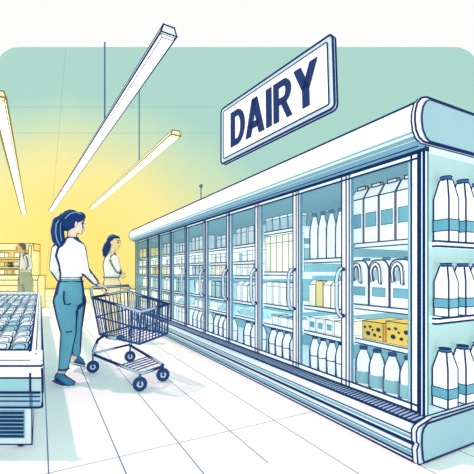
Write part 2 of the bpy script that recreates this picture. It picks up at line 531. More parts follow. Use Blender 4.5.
def jug(w, d, h):
    """handled jug: arch-topped slab, loop handle cut out of the near shoulder"""
    t = thing('milk_jug', None, 'jug')
    n = 14
    prof = [(-w / 2, 0), (w / 2, 0), (w / 2, h * .78)]
    for k in range(1, 9):
        a = math.pi / 2 * k / 8
        prof.append((w / 2 - w * .32 + w * .32 * math.cos(a), h * .78 + h * .17 * math.sin(a)))
    for k in range(0, 10):
        a = math.pi / 2 + math.pi / 2 * k / 9
        prof.append((-w / 2 + w * .36 + w * .36 * math.cos(a), h * .72 + h * .23 * math.sin(a)))
    bm = BM(); prism(bm, prof, -d / 2, d / 2, lambda a, b, tt: Vector((tt, a, b)))
    ink(bm, .006, 42)
    tube(bm, [(-d / 2, p[0], p[1]) for p in prof], .0065, n=5, mat=1, closed=True)
    mk('body', bm, [MILK, INK], t)
    # handle: raised arch around a dark opening
    hx = -d / 2
    arch = [(hx - .006, w * .30, h * .50), (hx - .010, w * .32, h * .66)]
    for k in range(9):
        a = math.pi * k / 8
        arch.append((hx - .012, w * .10 + w * .22 * math.cos(a), h * .70 + h * .17 * math.sin(a)))
    arch += [(hx - .010, -w * .12, h * .60), (hx - .006, -w * .10, h * .46)]
    bm = BM(); tube(bm, arch, .013, n=10)
    tube(bm, [(p[0] - .006, w * .10 + (p[1] - w * .10) * 1.22, h * .6 + (p[2] - h * .6) * 1.12) for p in arch], .0055, n=5, mat=1)
    tube(bm, [(p[0] - .006, w * .10 + (p[1] - w * .10) * .76, h * .55 + (p[2] - h * .55) * .84) for p in arch], .0065, n=5, mat=1)
    mk('handle', bm, [MILKR, INK], t)
    bm = BM(); op = [(w * .10 + w * .13 * math.cos(math.pi * k / 8), h * .68 + h * .10 * math.sin(math.pi * k / 8)) for k in range(9)] + [(-w * .02, h * .53), (w * .22, h * .53)]
    prism(bm, op, hx - .004, hx + .002, lambda a, b, tt: Vector((tt, a, b)))
    mk('grip_opening', bm, [toon('jug recess', (176, 206, 218))], t)
    bm = BM(); box(bm, hx - .003, hx + .002, -w * .32, w * .34, h * .20, h * .38); ink(bm, .003)
    mk('label_patch', bm, [BAND, INK2], t)
    bm = BM(); lathe(bm, [(w * .15, h * .94), (w * .17, h * .95), (w * .17, h * 1.0), (w * .14, h * 1.01)], n=14, M=Matrix.Translation((0, -w * .12, 0)))
    mk('cap', bm, [CAP], t)
    return t


def cheese(w, d, h):
    t = thing('cheese_block', None, 'cheese')
    bm = BM(); box(bm, -d / 2, d / 2, -w / 2, w / 2, 0, h)
    ink(bm, .005)
    rnd = random.Random(int(w * 1e4))
    spots = [(.22, .62, .020), (.40, .30, .016), (.62, .72, .014), (.72, .34, .022), (.88, .66, .014), (.14, .26, .012), (.50, .56, .011)]
    for a, b, r in spots:
        M = Matrix.Translation((-d / 2, -w / 2 + w * a, h * b)) @ Matrix.Diagonal((.25, 1, .75, 1))
        bmesh.ops.create_icosphere(bm, subdivisions=2, radius=r * .98, matrix=M)
        for f in bm.faces[-80:]: pass
    for f in bm.faces:
        pass
    # spots on the end face too
    for a, b, r in ((.3, .6, .018), (.65, .35, .015)):
        M = Matrix.Translation((-d / 2 + d * a, -w / 2, h * b)) @ Matrix.Diagonal((1, .25, .75, 1))
        bmesh.ops.create_icosphere(bm, subdivisions=2, radius=r * .98, matrix=M)
    bm.faces.ensure_lookup_table()
    for f in bm.faces:
        if len(f.verts) == 3: f.material_index = 1
    mk('rind_block', bm, [CHEESE, INK], t)
    return t


def tub(w, d, h, mat, lid=BAND, iw=.0045):
    t = thing('dairy_tub', None, 'tub')
    bm = BM(); box(bm, -d * .44, d * .44, -w * .44, w * .44, 0, h * .84, sx=1.12, sy=1.12); ink(bm, iw)
    mk('body', bm, [mat, INK], t)
    bm = BM(); box(bm, -d / 2, d / 2, -w / 2, w / 2, h * .84, h); ink(bm, iw)
    mk('lid', bm, [lid, INK], t)
    return t


def long_box(w, d, h, mat, patch=True, iw=.0045, name='butter_box'):
    t = thing(name, None, 'box')
    bm = BM(); box(bm, -d / 2, d / 2, -w / 2, w / 2, 0, h); ink(bm, iw)
    mk('body', bm, [mat, INK], t)
    if patch:
        bm = BM(); box(bm, -d / 2 - .002, -d / 2 + .002, -w * .30, w * .30, h * .28, h * .68); ink(bm, .0025)
        mk('label_patch', bm, [BAND, INK2], t)
    return t


def plain_box(w, d, h, mat, iw, name='milk_carton', cat='carton', seam=.72):
    bm = BM(); box(bm, -d / 2, d / 2, -w / 2, w / 2, 0, h); ink(bm, iw)
    if seam: tube(bm, [(-d / 2, -w / 2, h * seam), (-d / 2, w / 2, h * seam)], iw * .5, n=4, mat=1)
    o = mk(name, bm, [mat, INK]); o['category'] = cat
    return o


def flat_pack(w, d, h, mat, iw, name='cheese_pack'):
    """soft flat pack: pillow on its back, raised in the middle"""
    bm = BM()
    lathe(bm, [(.30, 0), (.48, .18), (.5, .35), (.36, .75), (.16, 1)], n=12, sq=.6)
    bmesh.ops.scale(bm, vec=(d, w, h), verts=bm.verts)
    tube(bm, [(d * .5 * math.cos(i * .785), w * .5 * math.sin(i * .785), h * .3) for i in range(8)], iw * .6, n=4, mat=1, closed=True)
    tube(bm, [(-d * .3, -w * .3, h * .75), (-d * .05, w * .0, h * 1.0), (-d * .3, w * .3, h * .7)], iw * .6, n=4, mat=1)
    o = mk(name, bm, [mat, INK]); o['category'] = 'pack'
    return o


ORD = ['first', 'second', 'third', 'fourth', 'fifth', 'sixth', 'seventh', 'eighth', 'ninth', 'tenth']
SHN = ['top shelf', 'second shelf down', 'third shelf down', 'fourth shelf down', 'fifth shelf down', 'bottom deck']


def place_row(proto, X, ys, z, what, shelf, door, group, rz=0, jit=0):
    """ys run from the near end; the first place takes the prototype itself"""
    first = proto is not None and not proto.get('placed')
    for i, y in enumerate(ys):
        if first and i == 0:
            o = proto; proto['placed'] = 1
        else:
            o = dup(proto)
        o.location = L(X + random.uniform(-jit, jit), y, z); o.rotation_euler = (0, 0, TH + rz)
        o['label'] = '%s, %s from the corner post, %s, %s glass door' % (what, ORD[i], shelf, ORD[door])
        o['group'] = group
        if 'placed' in o: del o['placed']
    proto['placed'] = 1


def done(*ps):
    for p in ps:
        if 'placed' in p: del p['placed']


def rowys(k, n, w, pad=.03, lead=0):
    y0 = (YB[k] if k else YP + .015) + pad + lead + w / 2
    y1 = YB[k + 1] - pad - w / 2
    return [y0 + (y1 - y0) * i / max(1, n - 1) for i in range(n)]


# door 1
p = gable_carton(.124, .118, .425, MILK, .0075)
place_row(p, 2.11, [1.54, 1.674, 1.808, 1.942], 1.287, 'tall white carton', SHN[0], 0, 'tall gable cartons behind the first door'); done(p)
p = jug(.166, .10, .335)
place_row(p, 2.11, [1.572, 1.746, 1.92], .844, 'white handled milk jug', SHN[1], 0, 'handled milk jugs')
p2 = p
done(p)
p = cheese(.20, .30, .15)
place_row(p, 2.225, [1.60], .596, 'large yellow holed cheese block', SHN[2], 0, 'cheese blocks'); done(p)
p = cheese(.18, .30, .13)
place_row(p, 2.225, [1.815], .596, 'smaller yellow holed cheese block', SHN[2], 0, 'cheese blocks'); done(p)
p['label'] = 'smaller yellow holed cheese block, second from the corner post, third shelf, first glass door'
p = round_bottle(.114, .30, 'teal')
place_row(p, 2.10, [1.545, 1.67, 1.795, 1.92], .236, 'teal-banded milk bottle', SHN[5], 0, 'banded bottles behind the first door'); done(p)
# door 2
p = round_bottle(.088, .40, None, 'milk_bottle', CAP)
place_row(p, 2.10, [2.15, 2.255, 2.36, 2.465], 1.19, 'tall slim milk bottle', SHN[0], 1, 'tall slim bottles'); done(p)
p = gable_carton(.085, .10, .23, CREAM, label=False, cap=False, ridge_h=.2)
place_row(p, 2.10, [2.165, 2.255, 2.435], .79, 'small cream carton', SHN[1], 1, 'small cream cartons'); done(p)
p = plain_box(.085, .10, .215, CHEESE2, .0045, 'spotted_carton', 'carton', None)
place_row(p, 2.10, [2.345], .79, 'small yellow carton', SHN[1], 1, 'small yellow cartons'); done(p)
p = long_box(.088, .30, .115, MILK)
place_row(p, 2.22, [2.25, 2.355, 2.46], .572, 'white long box', SHN[2], 1, 'long boxes behind the second door'); done(p)
p = long_box(.088, .30, .115, CREAM, False)
place_row(p, 2.22, [2.145], .572, 'cream long box', SHN[2], 1, 'cream long boxes'); done(p)
p = round_bottle(.095, .29, 'line')
place_row(p, 2.10, [2.145, 2.25, 2.355, 2.46], .236, 'white milk bottle', SHN[5], 1, 'bottom bottles'); done(p)
# door 3
p = tub(.12, .13, .14, BLUEB, MILK)
place_row(p, 2.12, [2.73, 2.86, 2.99, 3.12], 1.487, 'pale blue tub', SHN[0], 2, 'tubs'); done(p)
p = plain_box(.10, .10, .36, CREAM, .005, 'milk_carton', 'carton', .80)
place_row(p, 2.10, [2.72, 2.822, 2.924, 3.026, 3.128], 1.08, 'tall cream carton', SHN[1], 2, 'tall cream cartons'); done(p)
p = plain_box(.10, .10, .225, MILK, .005, 'milk_carton', 'carton', .80)
place_row(p, 2.10, [2.74, 2.86, 2.98, 3.10], .755, 'white carton', SHN[2], 2, 'white cartons behind the third door'); done(p)
p = tub(.12, .12, .10, MILK, BLUEB)
place_row(p, 2.12, [2.73, 2.87, 3.01], .556, 'white tub', SHN[3], 2, 'tubs'); done(p)
p = round_bottle(.11, .275, 'line')
place_row(p, 2.10, [2.74, 2.86, 2.98, 3.10], .236, 'white milk bottle', SHN[5], 2, 'bottom bottles'); done(p)
# doors 4 to 10
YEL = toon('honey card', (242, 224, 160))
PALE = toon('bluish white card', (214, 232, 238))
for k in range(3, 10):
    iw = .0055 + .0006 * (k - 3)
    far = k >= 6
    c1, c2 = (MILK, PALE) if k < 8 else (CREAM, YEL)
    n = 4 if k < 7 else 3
    wd = (YB[k + 1] - YB[k] - .15) / n
    protos = [
        plain_box(wd * .9, .11, .20 if k % 2 else .16, c2, iw),
        plain_box(wd * .9, .11, .12, c1, iw, 'yogurt_carton', 'carton', .6),
        plain_box(wd * .86, .11, .13 if k < 5 else .15, [c1, CREAM, c2][k % 3], iw),
        gable_carton(wd * .9, .11, .235, c1, iw, False, .22, False) if k % 2 else plain_box(wd * .9, .11, .21, BLUEB, iw, 'milk_carton', 'carton', .75),
        flat_pack(wd * .95, .2, .09, BLUEB, iw) if k in (3, 4, 6) else plain_box(wd * .9, .12, .11, c1, iw, 'butter_box', 'box', None),
        round_bottle(min(wd * .9, .13), .285, 'line') if k < 6 else plain_box(wd * .88, .11, .26, c1, iw, 'milk_carton', 'carton', .7),
    ]
    zs = SH[k] + [.236]
    whats = ['pale carton', 'short carton', 'squat carton', 'upright carton', 'flat pack' if k in (3, 4, 6) else 'low box', 'white milk bottle' if k < 6 else 'tall carton']
    for r in range(6):
        nn = n - (1 if (k + r) % 4 == 0 else 0)
        ys = rowys(k, n, wd * .9, .03, .06 + .012 * (k - 3))[:nn]
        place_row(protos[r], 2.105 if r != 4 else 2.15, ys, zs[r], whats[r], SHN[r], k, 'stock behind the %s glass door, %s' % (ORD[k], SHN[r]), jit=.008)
        done(protos[r])

# end display bottles (front faces the shopper at the end)
def place_end(p, xs, z, what, shelf, y=1.392):
    for i, X in enumerate(xs):
        o = p if (i == 0 and not p.get('used')) else dup(p)
        o.location = L(X, y, z); o.rotation_euler = (0, 0, TH + math.pi / 2)
        o['label'] = '%s, %s from the corner post, %s' % (what, ORD[i], shelf)
        o['group'] = 'bottles on the end display'
place_end(square_bottle(.102, .415), (2.25, 2.43, 2.61, 2.79), 1.265, 'blue-banded square bottle', 'upper open end shelf')
place_end(square_bottle(.098, .335), (2.25, 2.43, 2.61, 2.79), .80, 'blue-banded square bottle', 'lower open end shelf')
place_end(square_bottle(.104, .365), (2.24, 2.43, 2.62, 2.80), .236, 'blue-banded square bottle', 'deck below the open end shelves')

# ------------------------------------------------------------------ DAIRY sign
sg = thing('hanging_sign', 'white rectangular hanging sign reading DAIRY in navy capitals, above the fridge', 'sign')
Msign = Matrix.Translation((.2234, 2.6, EYE + 1.1653)) @ (Matrix.Rotation(-.8761, 4, 'Z') @ Matrix.Rotation(-.0642, 4, 'X') @ Matrix.Rotation(-.0805, 4, 'Y'))
sg.matrix_world = Msign
SW, SHH = 1.1056, .4732


def rrect(w, h, r, n=5):
    out = []
    for cx, cz, a0 in ((w / 2 - r, h / 2 - r, 0), (-w / 2 + r, h / 2 - r, 90), (-w / 2 + r, -h / 2 + r, 180), (w / 2 - r, -h / 2 + r, 270)):
        for k in range(n):
            a = math.radians(a0 + 90 * k / (n - 1)); out.append((cx + r * math.cos(a), cz + r * math.sin(a)))
    return out


fz = lambda a, b, t: Vector((a, t, b))
bm = BM(); rp = rrect(SW, SHH, .03); prism(bm, rp, 0, .026, fz)
for t in (0, .026): tube(bm, [(p[0], t, p[1]) for p in rp], .0075, n=6, mat=1, closed=True)
mk('board', bm, [toon('sign edge', (206, 228, 236)), INK], sg)
bm = BM(); rp = rrect(SW - .075, SHH - .07, .012); prism(bm, rp, -.004, .0, fz)
tube(bm, [(p[0], -.004, p[1]) for p in rp], .0045, n=6, mat=1, closed=True)
mk('face_panel', bm, [toon('sign face', (246, 250, 246), emit=.35, mottle=.02), INK], sg)


def glyph_poly(bm, strokes, ox, w, h, y0=-.012, y1=-.003):
    for poly in strokes:
        prism(bm, [(ox + a * w, (b - .5) * h) for a, b in poly], y0, y1, fz)


def arcstrip(cx, cz, rx, rz, t, tz, a0, a1, n=12):
    """quads of a bowl"""
    out = []
    for k in range(n):
        p, q = [math.radians(a0 + (a1 - a0) * (k + e) / n) for e in (0, 1)]
        out.append([(cx + rx * math.cos(p), cz + rz * math.sin(p)), (cx + rx * math.cos(q), cz + rz * math.sin(q)),
                    (cx + (rx - t) * math.cos(q), cz + (rz - tz) * math.sin(q)), (cx + (rx - t) * math.cos(p), cz + (rz - tz) * math.sin(p))])
    return out


bx_ = lambda a, b, c, d: [(a, c), (b, c), (b, d), (a, d)]
T = .29
GD = [bx_(0, T, 0, 1), bx_(T, .5, 0, .17), bx_(T, .5, .83, 1)] + arcstrip(.46, .5, .54, .5, T, .17, -90, 90)
GA = [[(0, 0), (.28, 0), (.64, 1), (.36, 1)], [(1, 0), (.72, 0), (.36, 1), (.64, 1)], bx_(.24, .76, .20, .37)]
GI = [bx_(0, 1, 0, 1)]
GR = [bx_(0, T, 0, 1), bx_(T, .6, .84, 1), bx_(T, .6, .40, .56)] + arcstrip(.58, .70, .40, .30, T, .16, -90, 90) + [[(.42, .42), (.68, .45), (1.02, 0), (.74, 0)]]
GY = [[(0, 1), (.31, 1), (.64, .45), (.36, .40)], [(1, 1), (.69, 1), (.36, .45), (.64, .40)], bx_(.36, .64, 0, .5)]
lt = None
HL = .285
xs = -.415
for nm, g, w in (('D', GD, .168), ('A', GA, .20), ('I', GI, .052), ('R', GR, .165), ('Y', GY, .195)):
    bm = BM() if lt is None else lt
    lt = bm
    glyph_poly(bm, g, xs, w, HL)
    xs += w + (.022 if nm != 'D' else .012)
mk('lettering', lt, [toon('sign navy', (24, 52, 108), emit=.1)], sg)

# little post with a knob on the canopy top
q = L(1.98, 4.72, 2.07)
po = thing('canopy_post', 'thin dark post with a small knob standing on the fridge canopy', 'post', q)
bm = BM(); tube(bm, [(0, 0, 0), (0, 0, .20)], .008, n=8); mk('pole', bm, [INK2], po)
bm = BM(); lathe(bm, [(.012, .19), (.026, .20), (.026, .225), (.01, .24)], n=12); mk('knob', bm, [INK2], po)

# ------------------------------------------------------------------ ceiling strip lights
def strip_light(P0, P1, w, h, label, inkm, lw, rods=(), dim=False):
    P0, P1 = Vector(P0), Vector(P1)
    d = (P1 - P0); ln_ = d.length
    rz = math.atan2(d.y, d.x) - math.pi / 2
    t = thing('strip_light', label, 'light', (P0.x, P0.y, P0.z), rz, 'hanging strip lights')
    fn = lambda a, b, tt: Vector((a, tt, b))
    bm = BM(); prism(bm, [(-w * .5, .0), (w * .5, .0), (w * .34, h), (-w * .34, h)], 0, ln_, fn)
    ink(bm, lw, 30)
    mk('housing', bm, [toon('lamp housing ' + ('dim' if dim else 'white'), (240, 236, 200) if dim else (232, 242, 244)), inkm], t)
    bm = BM(); prism(bm, [(-w * .36, -.03), (w * .36, -.03), (w * .44, 0), (-w * .44, 0)], .03, ln_ - .03, fn); ink(bm, lw * .6, 40)
    mk('diffuser', bm, [toon('lamp tube ' + ('warm' if dim else 'white'), (255, 248, 214) if dim else (255, 255, 252), emit=.9), inkm], t)
    for y, hh in rods:
        bm = BM(); tube(bm, [(0, y, h), (0, y, h + hh)], .012, n=8); mk('hanging_rod', bm, [INK2], t)
    return t


ZL = 3.2
def at(u, v):
    d = (ZL - EYE) * F / (272 - v); return Vector(((u - 237) / F * d, d, ZL))
strip_light(at(169, 34), at(51, 211), .15, .07, 'long white strip light hanging highest, between the sign and the far wall', INK, .012, [(2.6, 1.25)])
strip_light(at(176, 135), at(92, 208), .16, .07, 'shorter cream strip light hanging beside the fridge canopy', SEPIA, .014, [(2.0, 1.8)], True)
strip_light(at(-2, 96), at(24, 214), .17, .07, 'cream strip light hanging over the open chest freezer', SEPIA, .014, [], True)

# ------------------------------------------------------------------ open chest freezer
A = Vector((-ST, CT, 0)); O = Vector((-1.175, 2.2, 0))
fz_ = thing('chest_freezer', 'open island chest freezer with rounded teal bumper and slatted base', 'freezer', O)
FR = lambda a, b, z: Vector((a, 0, 0)) + A * b + Vector((0, 0, z))
FW, FL = -1.35, 7.4


def fbox(bm, a0, a1, b0, b1, z0, z1, mat=0):
    v = [bm.verts.new(FR(a, b, z)) for z in (z0, z1) for a, b in ((a0, b0), (a1, b0), (a1, b1), (a0, b1))]
    for q_ in ((3, 2, 1, 0), (4, 5, 6, 7), (0, 1, 5, 4), (1, 2, 6, 5), (2, 3, 7, 6), (3, 0, 4, 7)):
        bm.faces.new([v[i] for i in q_]).material_index = mat


bm = BM(); fbox(bm, FW, -.065, .02, FL - .02, .03, .28); ink(bm, .007); mk('base', bm, [toon('freezer base', (214, 232, 238)), INK], fz_)
bm = BM()
fbox(bm, FW, -.11, .012, .021, .07, .24, 0)
for i in range(7): fbox(bm, FW, -.115, .004, .014, .078 + i * .0235, .090 + i * .0235, 1)
mk('grille', bm, [TEAL, INK], fz_)
for a, b in ((-.13, .08), (-.13, FL - .1), (FW + .1, .08), (FW + .1, FL - .1)):
    bm = BM(); P_ = FR(a, b, 0); lathe(bm, [(.016, 0), (.024, .006), (.024, .022), (.016, .034)], n=12, M=Matrix.Translation(P_))
    mk('foot', bm, [INK], fz_)
# tub walls with bulging right flank
def ring_prof(z0, z1, out, mat, name, mats, inset=0):
    bm = BM()
    # right flank + near flank as one U of walls
    fbox(bm, FW, out, inset, FL, z0, z1)
    ink(bm, .008)
    mk(name, bm, mats, fz_)
bm = BM()
sec = [(-.08, .262), (-.012, .27), (-.004, .30), (-.004, .352), (-.08, .352)]
prism(bm, [(a, z) for a, z in sec] , 0, FL, lambda a, b, t: FR(a, t, b))
fbox(bm, FW, -.06, 0, .08, .262, .352); fbox(bm, FW, -.06, .08, FL, .262, .30)
for z, w in ((.262, .007), (.30, .004), (.328, .004), (.352, .008)):
    tube(bm, [FR(FW, -.002, z), FR(-.02, -.002, z), FR(-.003, .01, z), FR(-.003, FL, z)], w, n=6, mat=1)
mk('lower_bumper', bm, [toon('freezer band', (150, 192, 208)), INK], fz_)
bm = BM()
fbox(bm, FW, -.085, 0, .07, .352, .44); fbox(bm, -.085, 0, 0, FL, .352, .44, 2); fbox(bm, FW, 0, FL - .1, FL, .352, .44)
tube(bm, [FR(-.075, -.003, .352), FR(-.075, -.003, .47)], .006, n=6, mat=1)
tube(bm, [FR(0, -.003, .352), FR(0, -.003, .44), FR(-.004, .0, .50)], .007, n=6, mat=1)
for z, w in ((.44, .006),): tube(bm, [FR(FW, -.002, z), FR(0, -.002, z), FR(0, FL, z)], w, n=6, mat=1)
mk('side_band', bm, [toon('freezer teal', (146, 200, 206)), INK, toon('freezer corner', (176, 208, 214))], fz_)
bm = BM()
RZ = .598
prism(bm, [(0, .44), (.05, .44), (.05, RZ), (.028, RZ), (.012, .57), (0, .512)], FW, -.0, lambda b_, z_, t: FR(t, b_, z_))   # near nosing
prism(bm, [(-.075, .44), (0, .44), (0, .50), (-.012, .545), (-.045, .59), (-.075, RZ)], .0, FL, lambda a_, z_, t: FR(a_, t, z_))
fbox(bm, FW, 0, FL - .12, FL, .44, RZ)
for a_, z_, w_ in ((-.075, RZ, .0075), (-.04, .585, .0035), (-.002, .515, .009)):
    tube(bm, [FR(a_, .02 if a_ < -.05 else .0, z_), FR(a_, FL, z_)], w_, n=6, mat=1)
for b_, z_, w_ in ((-.001, .512, .006), (.006, .545, .0025), (.04, RZ + .001, .008)):
    tube(bm, [FR(FW, b_, z_), FR(-.005 if b_ < .03 else -.075, b_, z_)], w_, n=6, mat=1)
mk('rim', bm, [WHITE, INK], fz_)
bm = BM(); fbox(bm, FW, -.075, .05, FL - .12, .30, .385); mk('well_floor', bm, [TEAL, INK], fz_)


def frozen_pack(w, d, h, mat):
    bm = BM()
    lathe(bm, [(.42, 0), (.5, .12), (.5, .70), (.46, .92), (.36, 1)], n=16, sq=.4)
    bmesh.ops.scale(bm, vec=(w, d, h), verts=bm.verts)
    pts = [(w * .5 * math.copysign(abs(math.cos(i * .3927)) ** .55, math.cos(i * .3927)), d * .5 * math.copysign(abs(math.sin(i * .3927)) ** .55, math.sin(i * .3927)), 0) for i in range(16)]
    tube(bm, [(x * .955, y * .955, h * .90) for x, y, z in pts], .0065, n=4, mat=1, closed=True)
    tube(bm, [(x * .70, y * .70, h * 1.0) for x, y, z in pts], .0035, n=4, mat=1, closed=True)
    tube(bm, [(x, y, h * .62) for x, y, z in pts], .006, n=4, mat=1, closed=True)
    o = mk('frozen_pack', bm, [mat, INK]); o['category'] = 'pack'
    return o


pk = [frozen_pack(.122, .19, .10, m_) for m_ in (toon('ice pack', (206, 228, 236), mottle=.1), toon('frost pack', (232, 242, 244)), toon('teal pack', (150, 196, 208), mottle=.1))]
usedp = set()
b = .17; row = 0
while b < FL - .25:
    dworld = (O + A * b).y
    amin = -237 / F * dworld - 0.03 - (O + A * b).x
    n = 0; a = -.155
    while a > max(amin - .06, FW + .06) and n < 10:
        i = (row * 2 + n * 3 + (row * n) % 2) % 3
        o = pk[i] if i not in usedp else dup(pk[i]); usedp.add(i)
        o.location = O + FR(a, b, .452); o.rotation_euler = (random.uniform(-.12, .12) + .62, random.uniform(-.08, .08), random.uniform(-.12, .12))
        o['label'] = '%s frozen pack, %s in from the aisle rim, row %d from the near ledge' % (['icy blue', 'frosty white', 'teal'][i], ORD[n], row + 1)
        o['group'] = 'frozen packs in the chest freezer'
        a -= .128; n += 1
    b += .27 + .02 * row; row += 1

# ------------------------------------------------------------------ far display shelf
SD = 11.2
sx0, sx1 = (-14 - 237) / F * SD, (40 - 237) / F * (SD + .58)
sh = thing('display_shelf', 'cream wall display case with stepped shelves behind the chest freezer', 'shelf', ((sx0 + sx1) / 2, SD, 0))
of = (-(sx0 + sx1) / 2, -SD, 0)
def sb(name, bm, mats): return mk(name, bm, mats, sh, ((sx0 + sx1) / 2, SD, 0))
CR2 = toon('case cream', (250, 236, 176)); CR3 = toon('tan card', (232, 216, 150))
bm = BM(); box(bm, sx0, sx1, SD + .5, SD + .58, 0, 2.0); sb('back_panel', bm, [CR2, SEPIA])
ztop = EYE + (272 - 243) / F * SD
sideprof = [(SD - .0, 0), (SD + .58, 0), (SD + .58, ztop), (SD + .2, ztop), (SD + .1, ztop - .08), (SD + .02, .95)]
for X in (sx0, sx1 - .09):
    bm = BM(); prism(bm, sideprof, X, X + .09, lambda a, b_, t: Vector((t, a, b_))); ink(bm, .022, 30); sb('side_panel', bm, [CR2, SEPIA])
bm = BM(); box(bm, sx0, sx1, SD + .2, SD + .58, ztop - .22, ztop); ink(bm, .022); sb('top_panel', bm, [CR2, SEPIA])
shz = [1.53, 1.24, 1.0]
for z in shz:
    bm = BM(); box(bm, sx0 + .09, sx1 - .09, SD + .08, SD + .5, z - .05, z); ink(bm, .02); sb('shelf_board', bm, [CR2, SEPIA])
bm = BM(); x2 = (45 - 237) / F * (SD - .0)
lp = [(SD - .45, .0), (SD + .0, 0), (SD + .0, .98), (SD - .33, .98), (SD - .42, .84), (SD - .38, .3)]
prism(bm, lp, sx0, x2, lambda a, b_, t: Vector((t, a, b_))); ink(bm, .022, 30)
for z in (.5, .68): tube(bm, [(sx0, SD - .42, z), (x2 - .1, SD - .42, z)], .012, n=4, mat=1)
sb('lower_bin', bm, [CR2, SEPIA])
bx0 = plain_box(.16, .2, .15, CR3, .02, 'display_carton', 'carton', None)
bx0.data.materials[1] = SEPIA
bx1 = plain_box(.16, .2, .15, CREAM, .02, 'display_carton', 'carton', None); bx1.data.materials[1] = SEPIA
first = {0: True, 1: True}
for r, z in enumerate(shz):
    for i in range(6):
        if (r, i) in ((0, 2), (1, 4)): continue
        j = (r + i) % 2
        src = (bx0, bx1)[j]
        o = src if first[j] else dup(src); first[j] = False
        o.location = (sx1 - .24 - i * .23, SD + .22, z)
        o.rotation_euler = (0, 0, math.pi / 2)
        o['label'] = '%s carton, place %d along from the freezer-aisle side, %s of the cream display case' % (['tan', 'cream'][j], i + 1, ['upper shelf', 'middle shelf', 'lowest shelf'][r])
        o['group'] = 'cartons in the cream display case'

# ------------------------------------------------------------------ people
def capsules(bm, chain, n=14):
    """a tapering limb through (point, radius)"""
    pts = [Vector(p) for p, r in chain]; rs = [r for p, r in chain]
    # resample for smooth tapers
    P, R = [], []
    for i in range(len(pts) - 1):
        for k in range(4):
            t = k / 4; P.append(pts[i].lerp(pts[i + 1], t)); R.append(rs[i] + (rs[i + 1] - rs[i]) * t)
    P.append(pts[-1]); R.append(rs[-1])
    if len(P) > 2: tube(bm, P, R, n=n)
    for p, r in ((pts[i], rs[i]) for i in range(len(pts))):
        bmesh.ops.create_icosphere(bm, subdivisions=2, radius=r, matrix=Matrix.Translation(p))


def blob(bm, c, r, rot=None):
    M = Matrix.Translation(Vector(c))
    if rot is not None: M = M @ rot
    M = M @ Matrix.Diagonal((r[0], r[1], r[2], 1))
    bmesh.ops.create_icosphere(bm, subdivisions=3, radius=1, matrix=M)


def loft(bm, rings, n=20):
    """rings: (center, half-width vector, half-depth vector)"""
    rr_ = []
    for c, u, w in rings:
        rr_.append([bm.verts.new(Vector(c) + Vector(u) * math.cos(2 * math.pi * q / n) + Vector(w) * math.sin(2 * math.pi * q / n)) for q in range(n)])
    for A_, B_ in zip(rr_, rr_[1:]):
        for q in range(n): bm.faces.new((A_[q], A_[(q + 1) % n], B_[(q + 1) % n], B_[q]))
    bm.faces.new(rr_[0][::-1]); bm.faces.new(rr_[-1])


def fuse(name, bm, mats, parent, voxel=.008, smooth=4):
    """weld the pieces into one continuous skin"""
    me = bpy.data.meshes.new('tmp'); bmesh.ops.recalc_face_normals(bm, faces=bm.faces); bm.to_mesh(me); bm.free()
    o = bpy.data.objects.new('tmp', me); C.objects.link(o)
    r = o.modifiers.new('r', 'REMESH'); r.mode = 'VOXEL'; r.voxel_size = voxel; r.use_smooth_shade = True
    s = o.modifiers.new('s', 'SMOOTH'); s.factor = .5; s.iterations = smooth
    bpy.context.view_layer.update()
    dg = bpy.context.evaluated_depsgraph_get()
    ne = bpy.data.meshes.new_from_object(o.evaluated_get(dg))
    bpy.data.objects.remove(o)
    ne.name = name; ne.materials.clear()
    for m in (mats if isinstance(mats, (list, tuple)) else [mats]): ne.materials.append(m)
    for p in ne.polygons: p.use_smooth = True; p.material_index = 0
    ne.transform(Matrix.Translation(-parent.location))
    k = bpy.data.objects.new(name, ne); C.objects.link(k); k.parent = parent
    return k


def child(name, bm, mats, parent):
    return mk(name, bm, mats, parent, parent.location)


def hand(bm, wrist, d, nrm, thumb, s=1.0, curl=(25, 40, 30)):
    d = Vector(d).normalized(); nrm = Vector(nrm); nrm = (nrm - d * nrm.dot(d)).normalized()
    side = d.cross(nrm); side.normalize()
    if side.dot(Vector(thumb)) < 0: side = -side
    wrist = Vector(wrist)
    ax_ = d.cross(nrm)
    for i, f in enumerate((.92, 1.0, .95, .78)):
        off = side * (.027 - .018 * i) * s
        k0 = wrist + d * .08 * s * (1 - .04 * abs(i - 1)) + off
        capsules(bm, [(wrist + off * .55, .014 * s), (k0, .0115 * s)], 8)
        p = k0; dv = d.copy(); ch = [(p, .010 * s)]
        for sl, cu in zip((.042, .027, .021), curl):
            dv = Quaternion(ax_, math.radians(cu)) @ dv
            p = p + dv * sl * f * s; ch.append((p, (.0095 - .0008 * len(ch)) * s))
        capsules(bm, ch, 8)
    t0 = wrist + d * .02 * s + side * .018 * s
    t1 = t0 + (d * .6 + side * .7 + nrm * .25).normalized() * .04 * s
    t2 = t1 + (d * .9 + side * .25 + nrm * .5).normalized() * .032 * s
    t3 = t2 + (d * .9 + nrm * .6).normalized() * .025 * s
    capsules(bm, [(t0, .014 * s), (t1, .0115 * s), (t2, .010 * s), (t3, .008 * s)], 8)


